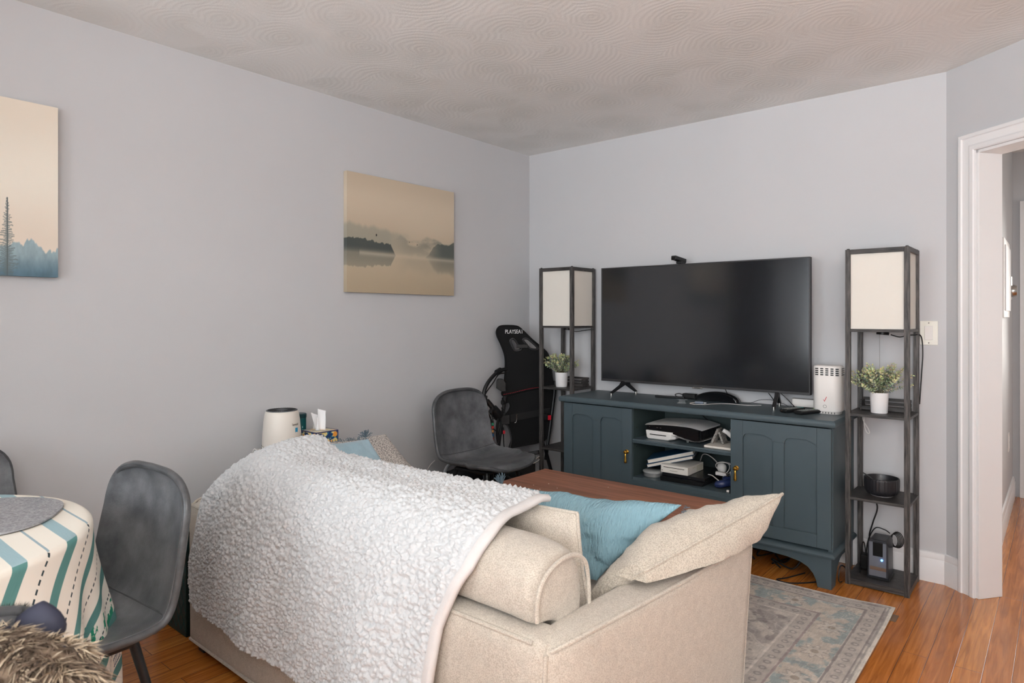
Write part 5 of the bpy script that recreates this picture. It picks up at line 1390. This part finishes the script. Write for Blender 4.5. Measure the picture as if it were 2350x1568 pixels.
# ================================================================== COAT ON THE NEAREST CHAIR
ct = thing('hooded_coat', 'navy coat with brown and cream faux fur trim hanging on the nearest chair', 'coat', (1.76, -3.55, .40))
R8 = Matrix.Translation((1.56, -3.64, 0)) @ Matrix.Rotation(math.radians(-78), 4, 'Z')
m = cushion(-.256, .225, .165, .30, .42, .83, .065, n=12, wob=.05, seed=4)
for i, v in enumerate(m.v):                      # follows the lean of the backrest
    m.v[i] = (v[0], v[1]-(.84-v[2])*.13, v[2]-.085*(v[0]/.24)**2*(v[2] > .6)*(v[0] < 0))
m.xf(R8); mk('shell', m, MT['navy'], ct, ang=180)
FC = Vector((1.786, -3.493, .752)); fr = Vector((.766, .643, 0)); fv = Vector((-.643, .766, 0)); fz = Vector((0, 0, 1))
fu = M(); fcol = []
rd = random.Random(11)
for k in range(15000):
    a = rd.uniform(0, 2*PI); zz = rd.uniform(-.9, 1); q = math.sqrt(1-zz*zz)
    n0 = fr*(q*math.cos(a))+fv*(q*math.sin(a))+fz*zz
    if n0.dot(fv) > .5: continue
    bump_ = 1+.10*math.sin(7*a+3*zz)*math.cos(5*zz)
    P = FC+(fr*(q*math.cos(a)*.150)+fv*(q*math.sin(a)*.07)+fz*(zz*.066))*bump_
    cl = fbm(np.array([P.x*30+P.z*12]), np.array([P.y*30+P.z*30]), 12, 3)[0]
    d = (n0*.55+Vector((cl-.5, (rd.random()-.5)*.8, (cl-.62)*2.2+rd.uniform(-.4, .4)))*1.1+fr*math.sin(P.z*60+P.x*40)*.5).normalized()
    L_ = rd.uniform(.014, .030); side = d.cross(Vector((rd.uniform(-1, 1), rd.uniform(-1, 1), rd.uniform(-1, 1)))).normalized()*rd.uniform(.0008, .0016)
    dr = Vector((rd.uniform(-.4, .4), rd.uniform(-.4, .4), -.6))
    p1 = P+d*L_*.5+dr*L_*.15; p2 = P+d*L_+dr*L_*.5
    fu.add([P-side, P+side, p1+side*.8, p1-side*.8, p2], [(0, 1, 2, 3), (3, 2, 4)])
    dark = cl+rd.uniform(-.07, .07)
    lf_ = (P-FC).dot(fr) < -.02 and zz > .45
    root = (60, 60, 58) if lf_ else (92, 78, 66) if dark < .47 else (150, 130, 108); tip = (88, 90, 86) if lf_ else (206, 190, 166) if dark > .44 else (120, 104, 90)
    if rd.random() < .06: root = tip = (46, 38, 34)
    fcol += [root, root, mix(root, tip, .6).tolist(), mix(root, tip, .6).tolist(), tip]
mk('fur_trim', fu, MT['fur'], ct, cols=np.array(fcol), smooth=False, fixn=False, label='brown and cream faux fur')
m = M(); m.ball((0, 0, 0), 1, 1, 1, 28, 18)
m.v = [tuple(FC+fr*(v[0]*.146)+fv*(v[1]*.066)+fz*(v[2]*.062)) for v in m.v]
mk('hood_lining', m, mat('brown_fur_base', (112, 96, 80), .9, var=.3, vs=60), ct)
fu = M(); fcol = []
for k in range(3200):
    a = rd.uniform(0, 2*PI); zz = rd.uniform(-.4, 1); q = math.sqrt(1-zz*zz)
    n0 = fr*(q*math.cos(a))+fv*(q*math.sin(a))+fz*zz
    P = Vector((1.725, -3.452, .788))+fr*(q*math.cos(a)*.050)+fv*(q*math.sin(a)*.035)+fz*(zz*.030)
    d = (n0*.8+Vector((rd.uniform(-.6, .6), rd.uniform(-.6, .6), rd.uniform(-.6, .4)))).normalized(); L_ = rd.uniform(.010, .020)
    side = d.cross(Vector((rd.uniform(-1, 1), rd.uniform(-1, 1), .3))).normalized()*.0011
    fu.add([P-side, P+side, P+d*L_], [(0, 1, 2)]); c = rd.uniform(.7, 1.2)
    fcol += [[50*c, 54*c, 52*c], [50*c, 54*c, 52*c], [78*c, 84*c, 80*c]]
mk('fur_trim', fu, MT['fur'], ct, cols=np.array(fcol), smooth=False, fixn=False, label='dark grey green faux fur')
m = M(); m.ball((0, 0, 0), 1, 1, 1, 20, 12)
m.v = [tuple(Vector((1.725, -3.452, .786))+fr*(v[0]*.049)+fv*(v[1]*.034)+fz*(v[2]*.028)) for v in m.v]
mk('hood_lining', m, MT['navy'], ct)
# collar flap peeking above the fur
p0, p1, p2, p3 = at_z(60, 1425, .80), at_z(105, 1380, .845), at_z(160, 1402, .83), at_z(196, 1445, .80)
c0 = Vector((1.768, -3.425, .795))
m = M().ball((0, 0, 0), 1, 1, 1, 20, 12)
m.v = [tuple(c0+fr*(v[0]*.045+v[2]*.010)+fv*(v[1]*.022)+fz*(v[2]*.046*(1-.35*abs(v[0])))) for v in m.v]
mk('collar', m, MT['navy'], ct)

# ================================================================== PICTURES
def lake(u, v):
    c = mix((186, 170, 148), (206, 190, 168), sstep(.4, .8, v)*(1-.5*sstep(.8, 1, v)))
    c = mix(c, (212, 196, 172), .35*np.exp(-((u-.75)/.3)**2-((v-.62)/.15)**2))
    n = fbm(u*9, v*9, 3); hor = .335
    hl = .575-.10*u+.03*fbm(u*18, u*0, 9)+.02*vnoise(u*40, u*0, 10)
    c = mix(c, (146, 146, 134), .62*sstep(0, .05, hl-v)*(1-sstep(.32, .62, u+.12*(n-.5)))*sstep(.30, .46, v)*(v > hor))
    h2 = .495+.035*(fbm(u*26, u*0, 19)-.4)+.045*np.exp(-((u-.74)/.09)**2)+.03*np.exp(-((u-.46)/.035)**2)
    mist = fbm(u*5, v*10, 27)
    c = mix(c, (116, 120, 111), (.50+.25*sstep(.5, .95, u))*sstep(0, .03, h2-v)*sstep(.30, .56, mist+.10)*(v > hor)*sstep(.36, .56, u)*(.45+.55*sstep(.33, .46, v)))
    h3 = .30+.17*sstep(.66, .84, u)+.03*fbm(u*60, u*0, 33)*(u > .6)+.03*sstep(.93, 1, u)
    c = mix(c, (84, 90, 86), (.9*sstep(0, .01, h3-v)*(v > hor-.02)*sstep(.60, .9, u)))
    h1 = hor+(.118-.035*sstep(.10, .40, u)+.035*(fbm(u*34, u*0, 41)-.5)+.012*vnoise(u*120, u*0, 44))*(1-sstep(.37, .425, u))
    c = mix(c, (74, 80, 78), .95*sstep(0, .006, h1-v)*(v > hor-.004)*(u < .43)*sstep(-.02, .10, v-hor+.04))
    # the still water mirrors the banks and fades
    w_ = (v <= hor)
    mv = 2*hor-v
    rf = sstep(0, .012, h1-mv)*(u < .43)*.62+sstep(0, .05, h3-mv)*sstep(.62, .9, u)*.50+sstep(0, .1, h2-mv)*.16*sstep(.36, .56, u)
    water = mix((176, 160, 136), (190, 174, 150), sstep(.0, .33, v))
    water = mix(water, (98, 102, 96), np.clip(rf*(1-sstep(.0, .20, hor-v)*.6), 0, 1))
    c = np.where(w_[..., None], water, c)
    c = mix(c, (200, 186, 164), .5*np.exp(-((v-hor)/.02)**2)*(u > .1))
    for bx, by, s_ in ((.245, .497, .012), (.545, .468, .006), (.62, .452, .007)):
        c = mix(c, (30, 30, 30), 1-sstep(.6, 1.1, np.hypot((u-bx)*1.9, (v-by))/s_))
    return c
def forest(u, v):
    c = mix((226, 212, 196), (236, 228, 214), sstep(.2, .55, v)); c = mix(c, (228, 216, 200), sstep(.6, 1, v))
    base = .115+.07*fbm(u*26, u*0, 5, 3)+.045*vnoise(u*60, u*0, 8)+.016*vnoise(u*200, u*0, 6)+.02*np.sin(u*30)
    tone = mix((148, 168, 174), (92, 118, 132), sstep(.14, .0, v) if False else 1-sstep(.0, .16, v))
    tone = tone*(1+(fbm(u*60, v*14, 22)[..., None]-.5)*.25)
    c = mix(c, tone, sstep(0, .012, base-v))
    for tx, th, wd in ((.805, .445, .036), (.30, .36, .03), (.12, .28, .028), (.55, .22, .02)):
        k = np.clip((th-v)/(th-.08), 0, 1); du = np.abs(u-tx)
        vv_ = v*95+2.2*fbm(u*55, v*40, 61, 3)+.8*(u > tx); row = np.floor(vv_); ph = vv_-row
        reach = wd*k**.75*(.45+.75*_hash(row, (u > tx)*3+row*0, 17))
        ins = (du < reach)*(v < th)
        lift = np.clip(1-np.abs(ph-.35-.5*du/(reach+1e-6))*2.4, 0, 1)
        a = ins*np.clip(lift*1.5+.25*vnoise(u*400, v*300, 9)-.1+.5*(du < reach*.3), 0, 1)
        c = mix(c, (104, 114, 114), a*.75); c = mix(c, (90, 98, 100), ((du < .0022) & (v < th-.004))*.9)
    c = mix(c, (70, 100, 118), .35*(1-sstep(0, .05, v)))
    return c
def canvas(y0, y1, z0, z1, fn, label, nu=260, nv=230, d=.032):
    g = grid(nu, nv, lambda u, v: (d, y0+(y1-y0)*u, z0+(z1-z0)*v))
    u, v = np.meshgrid(np.linspace(0, 1, nu+1), np.linspace(0, 1, nv+1))
    T = thing('canvas_picture', label, 'picture', (.016, (y0+y1)/2, z0))
    mk('printed_face', g, MT['paint'], T, cols=fn(u, v).reshape(-1, 3), smooth=False, fixn=False)
    # wrapped sides carry the edge of the print
    m = M(); cols = []
    vv = np.linspace(0, 1, nv+1)
    for yy, uu in ((y0, 0.0), (y1, 1.0)):
        b = len(m.v)
        for x in (.004, d-.0002):
            for q in vv: m.v.append((x, yy, z0+(z1-z0)*q))
            cols.append(fn(np.full(nv+1, uu), vv))
        m.f += [(b+i, b+i+1, b+nv+2+i, b+nv+1+i) for i in range(nv)]
    uv_ = np.linspace(0, 1, nu+1)
    for zz, q0 in ((z0, 0.0), (z1, 1.0)):
        b = len(m.v)
        for x in (.004, d-.0002):
            for q in uv_: m.v.append((x, y0+(y1-y0)*q, zz))
            cols.append(fn(uv_, np.full(nu+1, q0)))
        m.f += [(b+i, b+i+1, b+nu+2+i, b+nu+1+i) for i in range(nu)]
    mk('wrapped_edge', m, MT['paint'], T, cols=np.concatenate(cols), smooth=False, fixn=False)
    mk('stretcher', M().box(.001, .0038, y0+.002, y1-.002, z0+.002, z1-.002), MT['paper'], T)
canvas(-1.605, -.80, 1.407, 2.055, lake, 'canvas print of a misty lake with dark wooded banks')
canvas(-3.725, -2.919, 1.422, 2.067, forest, 'canvas print of a tall spruce above a blue forest, cut by the left edge', 420, 340)

# ================================================================== FOLDED RACING SEAT
RS = thing('racing_seat', 'folded black racing simulator seat standing in the corner behind the grey chair', 'racing seat', (.165, -.24, 0), math.radians(53.1), local=True)
def L(cx, cy): return ((1090+cx/4.129-1214)*.00303, 1.27-(740+cy/4.129-729)*.00297)
def plate(outer, holes, y0, y1):
    bm = bmesh.new(); es = []
    for lp in [outer]+holes:
        vs = [bm.verts.new((x, y0, z)) for x, z in lp]
        es += [bm.edges.new((vs[i], vs[(i+1) % len(vs)])) for i in range(len(vs))]
    bmesh.ops.triangle_fill(bm, edges=es, use_beauty=True)
    r = bmesh.ops.extrude_face_region(bm, geom=list(bm.faces))
    bmesh.ops.translate(bm, verts=[e for e in r['geom'] if isinstance(e, bmesh.types.BMVert)], vec=(0, y1-y0, 0))
    bmesh.ops.recalc_face_normals(bm, faces=bm.faces)
    bm.verts.ensure_lookup_table(); bm.verts.index_update()
    m = M().add([tuple(v.co) for v in bm.verts], [tuple(v.index for v in f.verts) for f in bm.faces]); bm.free(); return m
def loop2(pts, n=5): return [(p.x, p.z) for p in catmull([(a, 0, b) for a, b in [L(*q) for q in pts]], n, True)]
outer = loop2([(228, 85), (248, 44), (300, 33), (400, 37), (452, 62), (560, 165), (650, 240), (708, 300), (730, 400), (748, 520), (752, 612), (600, 622), (450, 648), (286, 684), (298, 600), (308, 500), (312, 370), (300, 290), (262, 190), (236, 135)])
h1 = loop2([(350, 175), (372, 152), (395, 165), (430, 215), (455, 255), (400, 266), (378, 240)], 4)
h2 = loop2([(470, 160), (510, 152), (560, 190), (612, 240), (600, 256), (540, 248), (500, 205)], 4)
o = mk('backrest', plate(outer, [h1, h2], -.022, .022), MT['seatcloth'], RS, bevel=.008, seg=3)
mk('edge_piping', M().tube([(x, -.018, z) for x, z in outer], .007, 8, True), MT['seatcloth'], RS)
for h in (h1, h2): mk('strap_opening', M().tube([(x, -.022, z) for x, z in h], .0075, 8, True), mat('soft_black', (38, 38, 40), .5), RS)
a = L(455, 225); mk('cross_strap', M().box(a[0]-.035, a[0]+.045, -.034, -.026, a[1]-.012, a[1]+.014), MT['black'], RS, bevel=.003)
a = L(388, 88)
mk('lettering', text_mesh('PLAYSEAT', .038, .0004).xf(Matrix.Translation((a[0], -.0235, a[1])) @ Matrix.Rotation(PI/2, 4, 'X') @ Matrix.Scale(.74, 4, (1, 0, 0))), MT['trim'], RS, smooth=False)
st = [L(*q) for q in ((286, 672), (380, 656), (480, 634), (560, 620), (640, 612), (745, 604))]
m = M(); cs = catmull([(x, -.0265, z) for x, z in st], 12)
for i in range(0, len(cs)-1, 2): m.tube([cs[i], cs[i+1]], .0014, 5)
mk('red_stitching', m, MT['red'], RS)
lo = loop2([(292, 700), (450, 662), (600, 636), (754, 626), (762, 760), (748, 900), (715, 1090), (640, 1140), (520, 1160), (380, 1182), (345, 1185), (364, 1100), (340, 990), (292, 948), (262, 940), (272, 850), (320, 850), (355, 800), (345, 755), (300, 760)])
mk('lower_panel', plate(lo, [], -.012, .012), MT['seatcloth'], RS, bevel=.004)
mk('panel_hem', M().tube([(x, -.012, z) for x, z in loop2([(292, 948), (340, 990), (364, 1100), (345, 1178), (300, 1186)])], .005, 6), mat('soft_black_hem', (44, 44, 46), .5), RS)
def T3(pts, ys, r, mt='metal', name='frame_tube', n=10, sm=6):
    P = [(L(*q)[0], y, max(L(*q)[1], r)) for q, y in zip(pts, ys)]
    return mk(name, M().tube(catmull(P, sm) if len(P) > 2 else P, r, n), MT[mt], RS)
T3([(302, 690), (232, 1200), (205, 1500)], [-.03, -.035, -.04], .0125)
T3([(790, 560), (770, 760), (708, 1160), (690, 1300)], [-.002, -.004, -.02, -.02], .0115)
T3([(655, 1110), (735, 1450)], [-.03, -.05], .008); T3([(690, 1200), (760, 1470)], [-.02, -.035], .008)
m = M().obox((L(300, 900)[0], -.036, L(300, 905)[1]), (1, 0, .03), (0, 1, 0), (-.03, 0, 1), .030, .012, .030)
mk('tube_sleeve', m, MT['black'], RS, bevel=.004)
p, q = L(300, 905), L(735, 842)
m = M().add([(p[0], -.018, p[1]-.026), (q[0], -.018, q[1]-.022), (q[0], -.018, q[1]+.022), (p[0], -.018, p[1]+.026), (p[0], -.023, p[1]-.026), (q[0], -.023, q[1]-.022), (q[0], -.023, q[1]+.022), (p[0], -.023, p[1]+.026)], [(0, 3, 2, 1), (4, 5, 6, 7), (0, 1, 5, 4), (1, 2, 6, 5), (2, 3, 7, 6), (3, 0, 4, 7)])
mk('belt', m, mat('belt_webbing', (10, 10, 11), .7, bump=.3, bs=500), RS, bevel=.001)
hk = [L(*q) for q in ((418, 860), (408, 864), (412, 900), (404, 936), (392, 938))]
mk('belt_hook', M().tube([(x, -.027, z) for x, z in hk], .0018, 6), MT['chrome'], RS)
for (cx_, cy_), s_ in (((712, 898), 1), ((288, 1022), .7)):
    p = L(cx_, cy_); yy = -.045 if s_ == 1 else -.03
    bk = mk('belt_buckle', M().box(p[0]-.034*s_, p[0]-.010*s_, yy-.008, yy+.010, p[1]-.017*s_, p[1]+.026*s_), MT['black'], RS, bevel=.002)
    mk('release_button', M().box(p[0]-.0095*s_, p[0]+.014*s_, yy-.006, yy+.006, p[1]-.016*s_, p[1]+.016*s_), MT['red'], bk, bevel=.002)
# wheel support arm curving out on the left
yl = [-.03, -.06, -.10, -.14, -.16, -.17, -.17, -.16]
T3([(312, 435), (250, 442), (190, 470), (120, 530), (78, 600), (70, 660), (95, 705), (130, 745)], yl, .0125, name='support_arm')
T3([(300, 470), (230, 482), (170, 550), (110, 610), (85, 640)], yl, .004, 'cable', name='brake_cord')
T3([(250, 440), (205, 458)], [-.06, -.09], .019, 'black', name='arm_joint')
T3([(62, 668), (92, 680)], [-.16, -.17], .018, 'black', name='arm_joint')
T3([(95, 700), (140, 755), (160, 790)], [-.17, -.165, -.16], .017, 'black', name='arm_socket')
T3([(150, 780), (185, 820), (210, 850)], [-.16, -.15, -.14], .034, 'black', name='arm_clamp', n=16)
p = L(258, 580)
m = M().prism([(L(*q)[0], L(*q)[1]) for q in ((225, 540), (238, 522), (275, 525), (300, 560), (300, 640), (262, 640), (222, 612))], 'y', -.06, -.01)
mk('hinge_bracket', m, MT['black'], RS, bevel=.003)
T3([(272, 745), (290, 745)], [-.035, -.03], .018, 'black', name='knob')
for pts, ys in (([(70, 680), (72, 760), (105, 820), (140, 880), (160, 960), (158, 1060)], -.16), ([(85, 690), (90, 770), (130, 850), (150, 940), (205, 1010), (205, 1080), (160, 1118), (130, 1090), (128, 1040)], -.15), ([(140, 760), (135, 830), (148, 900), (138, 1000)], -.185), ([(200, 830), (190, 900), (215, 950), (212, 1010)], -.17), ([(230, 770), (265, 820), (230, 835), (150, 870)], -.15)):
    T3(pts, [ys]*len(pts), .0034, 'cable', name='hanging_cord', n=6)
for cy_, c in ((905, (40, 150, 110)), (935, (220, 60, 50)), (968, (200, 150, 90)), (1003, (40, 90, 140)), (1040, (210, 70, 50))):
    p = L(138, cy_); mk('coloured_plug', M().box(p[0]-.006, p[0]+.008, -.20, -.188, p[1]-.008, p[1]+.008), mat('plug_colour', c, .4), RS, bevel=.002)
T3([(120, 860), (105, 1000), (125, 1160), (150, 1300), (150, 1480)], [-.11]*5, .013, 'black', name='frame_tube')
T3([(225, 840), (205, 1000), (230, 1170)], [-.10]*3, .010, 'metal')
mk('pedal_plate', M().obox((L(500, 1215)[0], -.08, L(500, 1225)[1]), (1, 0, .12), (0, 1, -.3), (-.12, .3, 1), .085, .06, .012), MT['gloss'], RS, bevel=.004)
T3([(515, 1275), (560, 1240), (605, 1215)], [-.15]*3, .005, 'chrome', name='pedal_rod'); T3([(525, 1290), (575, 1262), (600, 1235)], [-.15]*3, .004, 'chrome', name='pedal_rod')
mk('base_box', M().box(L(250, 0)[0], L(560, 0)[0], -.11, -.0, .012, L(0, 1290)[1]), MT['black'], RS, bevel=.01)
m = M().tube([(-.20, -.10, .013), (.19, -.10, .013)], .012, 10)
mk('floor_bar', m, MT['metal'], RS)

# ================================================================== BAGS UNDER THE CHAIR
T = thing('duffel_bag', 'black bag with pale grey bands on the floor beneath the grey chair by the wall', 'bag', (.12, -.80, 0))
mk('body', cushion(.02, .19, -1.02, -.675, .002, .335, .06, n=10, bx=.01, by=.015, wob=.03, seed=8), mat('black_nylon', (18, 20, 24), .5, bump=.4, bs=30, dist=.02), T, ang=180)
GP = mat('pale_grey_nylon', (176, 180, 184), .6, bump=.2, bs=60)
def ribbon(pts, wd, th=.006):
    c = catmull(pts, 6); R = []
    for i, p in enumerate(c):
        t_ = (c[min(i+1, len(c)-1)]-c[max(i-1, 0)]).normalized(); s_ = t_.cross(Vector((1, 0, 0))).normalized()*wd/2; n_ = Vector((1, 0, 0))*th
        R.append([p-s_, p+s_, p+s_+n_, p-s_+n_])
    return M().loft(R)
X_ = .208
mk('grey_band', ribbon([(X_, -.99, .25), (X_, -.94, .285), (X_, -.88, .275), (X_, -.82, .235), (X_, -.76, .215), (X_, -.71, .23)], .036), GP, T)
mk('grey_band', ribbon([(X_, -.71, .265), (X_, -.73, .19)], .050), GP, T)
mk('grey_band', ribbon([(X_-.004, -1.0, .215), (X_-.002, -.95, .235), (X_, -.92, .19)], .034), GP, T)
mk('handle', M().tube(catmull([(.11, -.96, .335), (.11, -.93, .372), (.11, -.87, .378), (.11, -.82, .34)], 6), .010, 8), GP, T)
single('storage_tub', M().box(.022, .115, -.650, -.57, .001, .385), mat('pale_blue_grey_plastic', (158, 170, 178), .5), 'pale blue grey plastic tub behind the banded black bag', 'tub', bevel=.006)
T = thing('backpack', 'limp black bag slumped between the chair legs and the coffee table', 'bag', (.33, -.56, 0))
mk('body', cushion(.22, .50, -.68, -.50, .004, .30, .09, n=10, bz=.02, wob=.08, seed=15), mat('black_canvas', (22, 26, 30), .6, bump=.5, bs=18, dist=.03), T, ang=180)
mk('strap', M().tube(catmull([(.24, -.68, .16), (.30, -.70, .27), (.38, -.69, .30), (.46, -.67, .22)], 6), .012, 8), MT['black'], T)
cable([(.015, -1.18, .005), (.014, -1.13, .10), (.014, -1.05, .26), (.016, -1.0, .36), (.03, -.96, .40)], .003, 'thin white cord running down the wall behind the chair by the wall', 'wcable')
